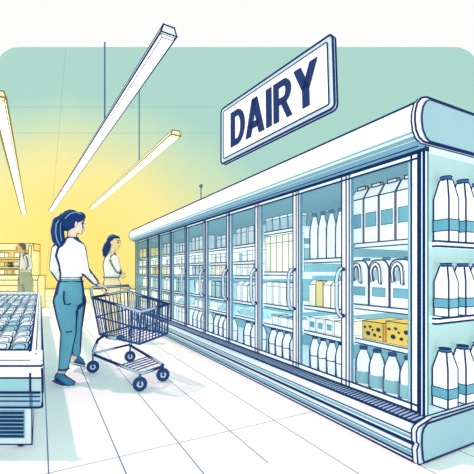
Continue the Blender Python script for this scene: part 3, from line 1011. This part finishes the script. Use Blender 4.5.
def head(bm, c, face, s=1.0, up=Vector((0, 0, 1))):
    """skull, jaw, nose, lips, brow and ears about the centre c, looking along face"""
    f = Vector(face).normalized(); r = f.cross(up).normalized(); u = r.cross(f)
    R_ = Matrix((r, f, u)).transposed().to_4x4()
    P_ = lambda x, y, z: Vector(c) + (r * x + f * y + u * z) * s
    blob(bm, P_(0, -.012, .028), (.074 * s, .092 * s, .086 * s), R_)
    blob(bm, P_(0, .022, -.035), (.058 * s, .066 * s, .072 * s), R_)
    blob(bm, P_(0, .060, -.088), (.026 * s, .024 * s, .020 * s), R_)
    capsules(bm, [(P_(0, .086, .016), .010 * s), (P_(0, .106, -.018), .013 * s)], 8)
    blob(bm, P_(0, .086, -.050), (.022 * s, .014 * s, .008 * s), R_)
    blob(bm, P_(0, .084, -.063), (.020 * s, .013 * s, .008 * s), R_)
    blob(bm, P_(0, .076, .034), (.045 * s, .014 * s, .010 * s), R_)
    for q in (-1, 1): blob(bm, P_(q * .073, -.004, -.008), (.011 * s, .022 * s, .032 * s), R_)
    return P_


def face_bits(parent, P_, s=1.0, es=1.0):
    for q in (-1, 1):
        bm = BM(); bmesh.ops.create_icosphere(bm, subdivisions=2, radius=.011 * s * es, matrix=Matrix.Translation(P_(q * .032, .079, .006)))
        child('eye', bm, [INK], parent)
        bm = BM(); tube(bm, [P_(q * .050, .070, .034), P_(q * .034, .088, .041), P_(q * .016, .090, .036)], .005 * s, n=6)
        child('eyebrow', bm, [INK], parent)
    bm = BM(); tube(bm, [P_(-.018, .096, -.056), P_(0, .100, -.057), P_(.018, .096, -.056)], .004 * s, n=6)
    child('mouth', bm, [toon('lip', (190, 110, 96))], parent)


SKIN = toon('skin', (252, 230, 206), rim=.44, mottle=.03)
SKIN2 = toon('tan skin', (226, 182, 112), rim=.55, rimc=(96, 92, 90), mottle=.03)
HAIR = toon('navy hair', (26, 58, 118), emit=.12, mottle=.25, mscale=9)
STRAND = toon('hair shine', (120, 164, 196))
BLOUSE = toon('white blouse', (250, 250, 244), emit=.3, rim=.50, mottle=.02)
JEANS = toon('teal trousers', (98, 166, 188), rim=.45, mottle=.10, mscale=8)
SHOE = toon('teal shoe', (60, 120, 158), rim=.55)
SOLE = toon('pale sole', (214, 232, 238), rim=.6)


def shoe(parent, heel, toe, k=1.0):
    heel, toe = Vector(heel), Vector(toe)
    d = (toe - heel); ln_ = d.length; d.normalize(); up = Vector((0, 0, 1)); s_ = d.cross(up).normalized(); up = s_.cross(d)
    R_ = Matrix((s_, d, up)).transposed().to_4x4()
    P_ = lambda x, y, z: heel + s_ * x * k + d * y + up * z * k
    bm = BM()
    loft(bm, [(P_(0, -.02, .035), s_ * .026, up * k * .02), (P_(0, .0, .042), s_ * .036, up * k * .038), (P_(0, .06, .046), s_ * .037, up * k * .042), (P_(0, .12, .036), s_ * .043, up * k * .032), (P_(0, ln_ * .8, .028), s_ * .046, up * k * .025), (P_(0, ln_ - .01, .022), s_ * .034, up * k * .018), (P_(0, ln_ + .01, .02), s_ * .015, up * k * .008)])
    o = fuse('shoe', bm, [SHOE], parent, .006, 3)
    bm = BM()
    loft(bm, [(P_(0, -.026, .009), s_ * .026, up * .011), (P_(0, .02, .009), s_ * .042, up * .0115), (P_(0, .10, .009), s_ * .043, up * .0115), (P_(0, ln_ * .78, .009), s_ * .05, up * .0115), (P_(0, ln_ + .008, .009), s_ * .024, up * .011)])
    mk('sole', bm, [SOLE], o, parent.location)
    bm = BM()
    tube(bm, [P_(-.040, -.0, .022), P_(-.047, .10, .022), P_(-.048, ln_ * .78, .022), P_(0, ln_ + .014, .022), P_(.048, ln_ * .78, .022), P_(.047, .10, .022), P_(.040, 0, .022), P_(0, -.034, .022)], .005, n=6, closed=True)
    mk('welt', bm, [INK], o, parent.location)
    return o


# ---- the shopper with the cart
W1 = thing('person', 'person with navy ponytail, white blouse and teal trousers pushing the shopping cart', 'person', (-1.62, 3.70, 0))
fwd = Vector((.74, .67, 0)).normalized(); rgt = fwd.cross(Vector((0, 0, 1)))
hc = pt(74.6, 223.4, 3.70)
hip = pt(70, 294, 3.70); waist = pt(71.0, 277, 3.70); chest = pt(69, 256, 3.70); neck0 = pt(71.8, 241.5, 3.70)
shR = pt(79.6, 248.2, 3.61); elR = pt(84.5, 270, 3.68); wrR = pt(97.5, 284.5, 3.95)
shL = pt(57.8, 249.0, 3.80); elL = pt(54.0, 268.5, 3.82); wrL = pt(62, 283, 4.02)
hA, kA, aA = pt(65.2, 300, 3.67), pt(68.6, 333, 3.60), pt(63.2, 370, 3.53)
hB, kB, aB = pt(74.5, 300, 3.74), pt(75.8, 330, 3.84), pt(76.5, 354, 3.97)
bm = BM()
P1 = head(bm, hc, (.84, .54, -.06), .98)
capsules(bm, [(hc + Vector((-.015, -.01, -.07)), .050), (neck0 + Vector((0, 0, .02)), .047), (neck0 - Vector((0, 0, .05)), .06)])
loft(bm, [(hip - Vector((0, 0, .08)), rgt * .12, fwd * .09), (hip, rgt * .14, fwd * .10), (waist, rgt * .10, fwd * .085), (chest, rgt * .14, fwd * .10), (neck0 + Vector((0, 0, -.03)), rgt * .10, fwd * .06)])
for s_, e_, w_ in ((shR, elR, wrR), (shL, elL, wrL)):
    capsules(bm, [(neck0.lerp(s_, .4) - Vector((0, 0, .02)), .05), (s_, .044), (e_, .035), (w_, .025)])
hand(bm, wrR + Vector((.004, .012, 0)), (.55, .55, -.35), (.2, .3, -1), (-.6, .7, .1), 1.12, (30, 55, 45))
hand(bm, wrL, (.6, .7, -.25), (0, .1, -1), (.8, -.4, 0), 1.05, (25, 40, 35))
for h_, k_, a_ in ((hA, kA, aA), (hB, kB, aB)):
    capsules(bm, [(h_, .085), (k_, .052), (k_.lerp(a_, .3), .05), (a_, .034)])
hlA, toA = Vector((-1.748, 3.55, 0)), Vector((-1.535, 3.40, 0))
hlB, toB = Vector((pt(73, 368, 3.99).x, 3.97, .075)), Vector((pt(84, 360, 4.15).x, 4.12, .006))
for a_, h_, t_ in ((aA, hlA, toA), (aB, hlB, toB)):
    capsules(bm, [(a_, .034), (h_ + Vector((0, 0, .05)), .034), (h_.lerp(t_, .8) + Vector((0, 0, .03)), .026)])
fuse('body', bm, [SKIN], W1, .007, 3)
face_bits(W1, P1, 1.0, .72)
# blouse
bm = BM()
hem = pt(70.8, 279.5, 3.70)
loft(bm, [(hem, rgt * .122, fwd * .108), (waist + Vector((0, 0, .03)), rgt * .118, fwd * .104), (pt(70, 265, 3.70), rgt * .128, fwd * .110), (chest, rgt * .150, fwd * .130), (pt(70, 248, 3.70), rgt * .146, fwd * .118), (pt(71, 242, 3.70), rgt * .095, fwd * .075), (pt(72.6, 237.8, 3.7), rgt * .060, fwd * .058)])
capsules(bm, [(neck0.lerp(shR, .5) - Vector((0, 0, .03)), .062), (shR, .062), (shR.lerp(elR, .5), .056), (elR, .050), (elR.lerp(wrR, .8), .040)])
capsules(bm, [(neck0.lerp(shL, .5) - Vector((0, 0, .03)), .062), (shL, .064), (shL.lerp(elL, .5), .058), (elL, .050), (elL.lerp(wrL, .8), .038)])
capsules(bm, [(pt(72.6, 241.5, 3.69), .058), (pt(76.5, 245.0, 3.65), .062), (shR, .062)])
capsules(bm, [(pt(71.5, 241.5, 3.71), .056), (pt(65, 245.0, 3.75), .062), (shL, .062)])
bl = fuse('blouse', bm, [BLOUSE], W1, .008, 14)
# drawn collar
bm = BM(); tube(bm, [pt(72.6, 238, 3.7) + rgt * .056 * math.cos(i * .3927) + fwd * .055 * math.sin(i * .3927) for i in range(16)], .008, n=6, closed=True)
mk('collar', bm, [INK], bl, W1.location)
dirw = (wrR - elR).normalized(); 
# trousers
bm = BM()
loft(bm, [(waist + Vector((0, 0, -.015)), rgt * .125, fwd * .108), (pt(70.2, 284, 3.7), rgt * .145, fwd * .122), (pt(69.6, 294, 3.7), rgt * .176, fwd * .14), (pt(69.8, 303, 3.7), rgt * .165, fwd * .135), (pt(70.5, 309, 3.7), rgt * .10, fwd * .09)])
capsules(bm, [(hA, .118), (hA.lerp(kA, .45), .102), (kA, .075), (kA.lerp(aA, .35), .066), (kA.lerp(aA, .95), .047)], 18)
capsules(bm, [(hB, .118), (hB.lerp(kB, .45), .095), (kB, .064), (kB.lerp(aB, .35), .058), (kB.lerp(aB, .95), .046)], 18)
tr = fuse('trousers', bm, [JEANS], W1, .008, 12)
bm = BM()
for dz, rr2 in ((-.004, .113), (-.046, .126)):
    tube(bm, [waist + Vector((0, 0, dz)) + rgt * rr2 * math.cos(i * .2618) + fwd * (rr2 - .012) * math.sin(i * .2618) for i in range(24)], .008, n=6, closed=True)
mk('waistband', bm, [INK], tr, W1.location)
bm = BM()
tube(bm, [pt(64.0, 291, 3.53), pt(63.6, 298, 3.515), pt(64.8, 304.5, 3.53), pt(68, 304.5, 3.50), pt(71, 303.5, 3.515)], .0075, n=6)
tube(bm, [pt(66, 332, 3.515), pt(70, 332, 3.505), pt(72, 331, 3.52)], .006, n=6)
mk('seam_lines', bm, [INK], tr, W1.location)
bm = BM()
tube(bm, [kA.lerp(aA, .93) + Vector((.047 * math.cos(i * .3927), .047 * math.sin(i * .3927), -.014)) for i in range(16)], .007, n=6, closed=True)
mk('hem', bm, [INK], tr, W1.location)
shoe(W1, hlA, toA, 1.3); shoe(W1, hlB, toB, 1.25)
# hair
bm = BM()
f1 = Vector((.86, .50, 0)).normalized(); r1 = f1.cross(Vector((0, 0, 1)))
R1 = Matrix((r1, f1, Vector((0, 0, 1)))).transposed().to_4x4()
hp = lambda x, y, z: hc + (r1 * x + f1 * y + Vector((0, 0, 1)) * z) * 1.06
blob(bm, hp(0, -.028, .042), (.094, .098, .094), R1)
blob(bm, hp(0, .050, .070), (.076, .052, .046), R1)
blob(bm, hp(.05, .035, .050), (.036, .045, .040), R1)
blob(bm, hp(0, -.060, -.01), (.084, .062, .075), R1)
blob(bm, hp(.035, -.03, .0), (.060, .045, .06), R1)
tie = pt(62.5, 217.5, 3.68)
capsules(bm, [(hp(0, -.095, .035), .055), (tie, .034), (pt(58.0, 221.5, 3.66), .050), (pt(57.2, 231, 3.64), .062), (pt(58.6, 239.5, 3.62), .062), (pt(60.5, 245, 3.61), .038)])
ha = fuse('hair', bm, [HAIR], W1, .007, 4)
bm = BM()
tube(bm, [pt(60, 219, 3.615), pt(56.3, 224, 3.59), pt(55.6, 232, 3.575), pt(57, 240, 3.557), pt(60, 245.3, 3.57)], .006, n=6)
tube(bm, [pt(62, 219.5, 3.63), pt(60.3, 226, 3.60), pt(60.6, 235, 3.575), pt(61.5, 241, 3.565)], .004, n=6)
tube(bm, [hp(.085, .05, .08), hp(.098, .0, .095), hp(.098, -.05, .075), hp(.085, -.09, .03)], .0055, n=6)
mk('shine_strand', bm, [STRAND], ha, W1.location)
bm = BM(); tube(bm, [tie + Vector((.012, 0, .012)) + Vector((.026 * math.cos(i * .628), .040 * math.sin(i * .628), -.026 * math.cos(i * .628))) for i in range(10)], .008, n=6, closed=True)
mk('hair_tie', bm, [toon('tie', (120, 160, 196))], ha, W1.location)

# ---- the cart
def cartpt(u, v, d): return pt(u, v, d)
RL, RRr, FN, FRt = Vector((-1.54, 3.89, 0)), Vector((-1.284, 4.37, 0)), Vector((-.877, 3.29, 0)), Vector((-.73, 3.59, 0))
ct = thing('shopping_cart', 'navy wire shopping cart with deep tapered basket and four casters', 'cart', (RL + FRt) / 2)
STEEL = toon('cart steel', (176, 204, 226), rim=.30)
WIRE = toon('cart wire', (44, 74, 128))
def cc(name, bm, mats, parent=None): return mk(name, bm, mats, parent or ct, ct.location)
# basket corners: rear-left, rear-right, front-right, front-near (top / bottom)
tRL, tRR, tFR, tFN = pt(92.5, 297.5, 3.84), pt(127.5, 291, 4.28), pt(168.3, 304.0, 3.60), pt(141.5, 312, 3.30)
bRL, bRR, bFR, bFN = pt(99.8, 334.5, 3.78), pt(129, 326.5, 4.15), pt(167.4, 333.6, 3.60), pt(139.3, 344, 3.31)
bm = BM()
top, bot = [tRL, tFN, tFR, tRR], [bRL, bFN, bFR, bRR]
tube(bm, top, .015, n=8, mat=1, closed=True); tube(bm, bot, .011, n=8, closed=True)
mid = [a.lerp(b_, .52) for a, b_ in zip(top, bot)]; tube(bm, mid, .0075, n=6, closed=True)
for i in range(4): tube(bm, [top[i], bot[i]], .010, n=6)
for i, n_ in ((0, 17), (1, 9), (2, 17), (3, 9)):
    j = (i + 1) % 4
    for k in range(1, n_):
        t_ = k / n_
        tube(bm, [top[i].lerp(top[j], t_), bot[i].lerp(bot[j], t_)], .0058, n=5)
for k in range(1, 8):
    tube(bm, [bRL.lerp(bFN, k / 8), bRR.lerp(bFR, k / 8)], .005, n=5)
cc('basket', bm, [WIRE, STEEL])
h0, h1 = pt(91.0, 289, 3.86), pt(129.5, 286.5, 4.36)
bm = BM(); tube(bm, [tRL + Vector((0, 0, -.02)), h0 + Vector((.0, 0, -.01)), h0.lerp(h1, .04) + Vector((0, 0, .012)), h0.lerp(h1, .96) + Vector((0, 0, .012)), h1 + Vector((.0, 0, -.01)), tRR + Vector((0, 0, -.02))], .016, n=10)
cc('handle', bm, [STEEL])
bm = BM()
u0, u1 = pt(103, 338.5, 3.80), pt(127, 333, 4.12)
for a_, b_, c_ in ((bRL, RL, FN), (bRR, RRr, FRt)):
    lo = Vector((b_.x, b_.y, .20)); fo = Vector((c_.x, c_.y, .165))
    st = a_ + (bFN - bRL) * .12
    tube(bm, [st + (bFN - bRL) * .35, st, a_.lerp(lo, .25), lo + Vector((.0, 0, .03)), lo + (fo - lo) * .06, lo.lerp(fo, .5), fo], .0145, n=10)
lo0, lo1 = Vector((FN.x, FN.y, .165)), Vector((FRt.x, FRt.y, .165))
tube(bm, [lo0, lo0.lerp(lo1, .15) + (lo0 - Vector((RL.x, RL.y, .2))).normalized() * .03, lo0.lerp(lo1, .85) + (lo0 - Vector((RL.x, RL.y, .2))).normalized() * .03, lo1], .0145, n=10)
tube(bm, [Vector((RL.x, RL.y, .21)), Vector((RRr.x, RRr.y, .21))], .012, n=8)
tube(bm, [bRR.lerp(bFR, .1), bRR.lerp(bFR, .1) + Vector((0, 0, -.12))], .011, n=8)
cc('frame', bm, [STEEL])
bm = BM()
for k in range(1, 6):
    s0, s1 = Vector((RL.x, RL.y, .2)).lerp(Vector((FN.x, FN.y, .165)), .55 + .07 * k), Vector((RRr.x, RRr.y, .2)).lerp(Vector((FRt.x, FRt.y, .165)), .55 + .07 * k)
    tube(bm, [s0, s1], .006, n=6)
cc('lower_rack', bm, [WIRE])
fdir = (FN - RL).normalized()
for wp, wd in ((RL, Vector((.25, -.9, 0))), (RRr, Vector((.25, -.9, 0))), (FN, Vector((.5, -.8, 0))), (FRt, Vector((.5, -.8, 0)))):
    wd = wd.normalized(); axl = wd.cross(Vector((0, 0, 1)))
    axl = (axl * .8 + Vector((0, -.55, 0)) * (1 if axl.y < 0 else -1)).normalized() if False else Vector((.35, -.94, 0)).normalized()
    R_ = Vector((0, 0, 1)).rotation_difference(axl).to_matrix().to_4x4()
    M = Matrix.Translation(wp + Vector((0, 0, .068))) @ R_
    bm = BM()
    ring_ = [M @ Vector((.047 * math.cos(i * .3491), .047 * math.sin(i * .3491), 0)) for i in range(18)]
    tube(bm, ring_, .0200, n=8, closed=True)
    wh = cc('wheel', bm, [toon('tyre', (40, 68, 122), emit=.15)])
    bm = BM(); lathe(bm, [(.010, -.018), (.030, -.014), (.030, .014), (.010, .018)], n=16, M=M)
    mk('hub', bm, [toon('hub', (190, 214, 230)), INK], wh, ct.location)
    bm = BM()
    lathe(bm, [(.004, -.020), (.013, -.019), (.013, .019), (.004, .020)], n=12, M=M)
    mk('axle', bm, [INK], wh, ct.location)
    zt = .20 if wp in (RL, RRr) else .16
    for q in (-1, 1):
        c0 = wp + axl * .021 * q
    bm = BM()
    tube(bm, [wp + Vector((0, 0, .07)) + axl * .024, wp + Vector((0, 0, .115)) + axl * .024, wp + Vector((0, 0, zt))], .009, n=8)
    tube(bm, [wp + Vector((0, 0, .07)) - axl * .024, wp + Vector((0, 0, .115)) - axl * .024, wp + Vector((0, 0, zt))], .009, n=8)
    cc('caster_fork', bm, [WIRE])
# pale grocery box lying in the basket top end
# ---- second shopper further down the aisle
W2 = thing('person', 'person with navy ponytail, pale top and cream trousers standing beyond the cart', 'person', (-2.01, 5.85, 0))
D2 = 5.85
P = lambda u, v, o_=0: pt(u, v, D2 + o_)
f2 = Vector((.85, .5, 0)).normalized(); r2 = f2.cross(Vector((0, 0, 1)))
hc2 = P(114.6, 242.6)
bm = BM()
P2 = head(bm, hc2, (.95, -.25, -.12), 1.02)
n2 = P(112.3, 254)
capsules(bm, [(hc2 - Vector((.02, 0, .06)), .05), (n2, .05)])
loft(bm, [(P(111.5, 284), r2 * .12, f2 * .10), (P(111.5, 276), r2 * .11, f2 * .09), (P(111, 265), r2 * .12, f2 * .09), (P(111.5, 256), r2 * .10, f2 * .06)])
sR2, eR2, wR2 = P(114.8, 258.5, -.14), P(117.6, 268.5, -.16), P(120, 273.5, .05)
sL2, eL2, wL2 = P(107.8, 258.5, .12), P(112, 268, .18), P(119, 272.5, .16)
for s_, e_, w_ in ((sR2, eR2, wR2), (sL2, eL2, wL2)): capsules(bm, [(n2, .05), (s_, .045), (e_, .036), (w_, .026)])
hand(bm, wR2, (.5, .6, -.6), (-.2, .8, 0), (0, 0, 1), 1.0)
hand(bm, wL2, (.7, .0, -.5), (0, -.6, -.2), (0, 0, 1), 1.0)
hA2, kA2, aA2 = P(109, 284, .02), P(108.8, 309, .0), P(109.3, 334, .03)
hB2, kB2, aB2 = P(114.5, 284, -.02), P(115, 309, -.05), P(115.5, 335, -.03)
for a_ in ((hA2, kA2, aA2), (hB2, kB2, aB2)): capsules(bm, [(a_[0], .08), (a_[1], .052), (a_[2], .034)])
fts = []
for a_ in (aA2, aB2):
    h_ = Vector((a_.x - .03, a_.y, 0)); t_ = h_ + Vector((.17, .06, 0)); fts.append((h_, t_))
    capsules(bm, [(a_, .034), (h_ + Vector((0, 0, .05)), .032), (h_.lerp(t_, .8) + Vector((0, 0, .03)), .025)])
fuse('body', bm, [toon('pale skin', (246, 222, 160), rim=.6)], W2, .008, 3)
face_bits(W2, P2, 1.0)
bm = BM()
loft(bm, [(P(111.6, 277.5), r2 * .145, f2 * .12), (P(111.5, 273), r2 * .142, f2 * .12), (P(110.5, 265), r2 * .14, f2 * .12), (P(110.8, 258), r2 * .14, f2 * .10), (P(112, 253.5), r2 * .07, f2 * .06)])
for s_, e_, w_ in ((sR2, eR2, wR2), (sL2, eL2, wL2)): capsules(bm, [(n2.lerp(s_, .5) - Vector((0, 0, .03)), .06), (s_, .062), (e_, .052), (e_.lerp(w_, .8), .042)])
b2 = fuse('pale_top', bm, [toon('pale top', (240, 240, 222), emit=.28, rim=.62)], W2, .009, 4)
bm = BM(); tube(bm, [P(109.5, 260, -.165), P(112.5, 266, -.205), P(116, 271.5, -.225)], .011, n=6)
tube(bm, [P(111.6, 277.2) + r2 * .152 * math.cos(i * .3927) + f2 * .127 * math.sin(i * .3927) for i in range(16)], .011, n=6, closed=True)
mk('seam_lines', bm, [INK2], b2, W2.location)
bm = BM()
loft(bm, [(P(111.5, 276), r2 * .125, f2 * .105), (P(111.5, 283), r2 * .145, f2 * .125), (P(111.7, 289), r2 * .13, f2 * .115)])
for a_ in ((hA2, kA2, aA2), (hB2, kB2, aB2)): capsules(bm, [(a_[0], .100), (a_[1], .075), (a_[1].lerp(a_[2], .94), .058)])
fuse('trousers', bm, [toon('cream trousers', (250, 232, 178), rim=.62, rimc=(120, 120, 110))], W2, .009, 4)
for h_, t_ in fts: shoe(W2, h_, t_)
bm = BM()
ff = Vector((.95, -.25, 0)).normalized(); rr3 = ff.cross(Vector((0, 0, 1)))
R2m = Matrix((rr3, ff, Vector((0, 0, 1)))).transposed().to_4x4()
hq = lambda x, y, z: hc2 + rr3 * x + ff * y + Vector((0, 0, z))
blob(bm, hq(0, -.034, .045), (.090, .092, .090), R2m); blob(bm, hq(0, .030, .078), (.070, .050, .036), R2m); blob(bm, hq(0, -.07, -.01), (.078, .055, .075), R2m)
capsules(bm, [(hq(0, -.10, .0), .05), (P(107.3, 246, -.05), .058), (P(105.6, 251, -.05), .055), (P(104.6, 255, -.05), .030)])
h2 = fuse('hair', bm, [HAIR], W2, .008, 4)
bm = BM(); tube(bm, [hq(.075, .02, .10), hq(.09, -.03, .10), hq(.085, -.08, .05)], .007, n=6); mk('shine_strand', bm, [STRAND], h2, W2.location)

# ---- man behind the freezer
W3 = thing('person', 'short-haired person in grey jacket and olive trousers reaching over the far freezer end', 'person', (-5.27, 9.0, 0))
D3 = 9.0
P = lambda u, v, o_=0: pt(u, v, D3 + o_)
f3 = Vector((-.92, -.35, 0)).normalized(); r3 = f3.cross(Vector((0, 0, 1)))
hc3 = P(20.6, 248)
bm = BM()
P3 = head(bm, hc3, (-.85, -.45, -.25), 1.05)
n3 = P(23.5, 254)
capsules(bm, [(hc3 + Vector((.03, 0, -.05)), .055), (n3, .06)])
loft(bm, [(P(25.5, 274), r3 * .14, f3 * .11), (P(25.8, 265), r3 * .15, f3 * .11), (P(24.6, 256), r3 * .14, f3 * .08)])
sR3, eR3, wR3 = P(24.5, 257.5, .16), P(19.5, 264, .2), P(13.2, 263.8, .0)
sL3, eL3, wL3 = P(27.3, 257.5, -.16), P(30.0, 267, -.18), P(24, 269.5, -.30)
for s_, e_, w_ in ((sR3, eR3, wR3), (sL3, eL3, wL3)): capsules(bm, [(n3, .06), (s_, .055), (e_, .042), (w_, .030)])
hand(bm, wR3, (-.9, -.1, .1), (0, 0, -1), (0, -1, 0), 1.1)
hand(bm, wL3, (-.8, -.2, -.2), (0, .5, -.8), (0, 0, 1), 1.1)
lg = [(P(23, 279, .06), P(21.5, 297, .02), P(22.5, 312, .05)), (P(28, 279, -.04), P(29, 297, -.02), P(29.5, 312, .05))]
for a_ in lg: capsules(bm, [(a_[0], .09), (a_[1], .06), (a_[2], .04)])
ft3 = []
for a_ in lg:
    h_ = Vector((a_[2].x + .03, a_[2].y, 0)); t_ = h_ + Vector((-.2, -.08, 0)); ft3.append((h_, t_))
    capsules(bm, [(a_[2], .04), (h_ + Vector((0, 0, .05)), .036), (h_.lerp(t_, .8) + Vector((0, 0, .03)), .028)])
fuse('body', bm, [SKIN2], W3, .009, 3)
face_bits(W3, P3, 1.05)
bm = BM()
loft(bm, [(P(25.2, 272), r3 * .18, f3 * .14), (P(25.8, 265), r3 * .175, f3 * .14), (P(25.2, 258), r3 * .18, f3 * .12), (P(23.8, 253), r3 * .08, f3 * .07)])
for s_, e_, w_ in ((sR3, eR3, wR3), (sL3, eL3, wL3)): capsules(bm, [(n3.lerp(s_, .5) - Vector((0, 0, .03)), .075), (s_, .08), (e_, .068), (e_.lerp(w_, .8), .052)])
j3 = fuse('jacket', bm, [toon('grey jacket', (226, 226, 206), rim=.58, rimc=(86, 96, 104))], W3, .01, 4)
bm = BM(); tube(bm, [P(26, 256, -.25), P(27.5, 261, -.27), P(28, 266, -.27), P(25.5, 269.5, -.33)], .014, n=6); mk('sleeve_seam', bm, [toon('grey line', (86, 96, 104))], j3, W3.location)
bm = BM()
loft(bm, [(P(25.3, 270.5), r3 * .165, f3 * .13), (P(25.3, 277), r3 * .18, f3 * .145), (P(25.3, 284), r3 * .15, f3 * .13)])
for a_ in lg: capsules(bm, [(a_[0], .115), (a_[1], .085), (a_[1].lerp(a_[2], .94), .07)])
fuse('trousers', bm, [toon('olive trousers', (168, 174, 140), rim=.6, rimc=(86, 96, 92))], W3, .01, 4)
for h_, t_ in ft3: shoe(W3, h_, t_)
bm = BM()
f4 = Vector((-.85, -.45, 0)).normalized(); r4 = f4.cross(Vector((0, 0, 1)))
R4 = Matrix((r4, f4, Vector((0, 0, 1)))).transposed().to_4x4()
hr = lambda x, y, z: hc3 + r4 * x + f4 * y + Vector((0, 0, z))
blob(bm, hr(0, -.03, .055), (.088, .095, .080), R4); blob(bm, hr(0, -.065, .0), (.08, .06, .07), R4)
fuse('hair', bm, [toon('grey brown hair', (96, 98, 92))], W3, .009, 3)
# dark ring-shaped pack held in the outstretched hand
gp = P(10.8, 265.0, .0)
rg = thing('dark_cup', 'small dark cup held in the outstretched hand over the far freezer', 'cup', gp - Vector((0, 0, .06)))
bm = BM(); lathe(bm, [(.045, 0), (.06, .01), (.07, .13), (.06, .13), (.05, .03)], n=16); mk('cup_body', bm, [toon('dark cup', (66, 72, 82), rim=.6)], rg)
bm = BM(); tube(bm, [(.075 * math.cos(i * .3927), .075 * math.sin(i * .3927), .13) for i in range(16)], .012, n=6, closed=True); mk('rim', bm, [SEPIA], rg)

# ------------------------------------------------------------------ world, sun, camera
w = bpy.data.worlds.new('World'); SC.world = w; w.use_nodes = True
nt = w.node_tree; bg = nt.nodes['Background']
tc = node(nt, 'ShaderNodeTexCoord'); sp = node(nt, 'ShaderNodeSeparateXYZ'); nt.links.new(tc.outputs['Generated'], sp.inputs[0])
cr = node(nt, 'ShaderNodeValToRGB')
e = cr.color_ramp.elements
e[0].position = .60; e[0].color = (.98, .98, .97, 1)
e[1].position = .85; e[1].color = (.44, .80, .77, 1)
nt.links.new(sp.outputs['Z'], cr.inputs['Fac']); nt.links.new(cr.outputs['Color'], bg.inputs['Color'])
bg.inputs['Strength'].default_value = 1.0

sun = bpy.data.lights.new('sun', 'SUN'); sun.energy = 1.6; sun.color = (1, .56, .56); sun.angle = math.radians(1.5)
so = bpy.data.objects.new('sun', sun); C.objects.link(so)
dirv = Vector((.50, -.22, -1.0)).normalized()
so.rotation_euler = dirv.to_track_quat('-Z', 'Y').to_euler()
# unseen cool fill lamps added inside the cabinet, one per door bay
for k in range(0, 10, 1):
    la = bpy.data.lights.new('cabinet_fill', 'AREA'); la.shape = 'RECTANGLE'; la.size = .05; la.size_y = 1.4; la.energy = .12; la.color = (.92, 1, 1)
    lo_ = bpy.data.objects.new('cabinet_fill', la); C.objects.link(lo_)
    y = YB[k] + .03 if k else YP + .05
    lo_.location = L(DX + .02, y, 1.02)
    dv = (L(2.4, y + .35) - L(DX + .02, y)); dv.z = 0
    lo_.rotation_euler = dv.to_track_quat('-Z', 'Y').to_euler()

cam = bpy.data.cameras.new('camera'); cam.sensor_width = 36; cam.lens = F / 474 * 36; cam.shift_y = 35 / 474; cam.clip_end = 200
co = bpy.data.objects.new('camera', cam); C.objects.link(co)
co.location = (0, 0, EYE); co.rotation_euler = (math.pi / 2, 0, 0)
SC.camera = co
SC.view_settings.view_transform = 'Standard'
SC.view_settings.look = 'None'
SC.view_settings.exposure = 0; SC.view_settings.gamma = 1
SC.cycles.max_bounces = 6; SC.cycles.transparent_max_bounces = 12
SC.cycles.use_denoising = True
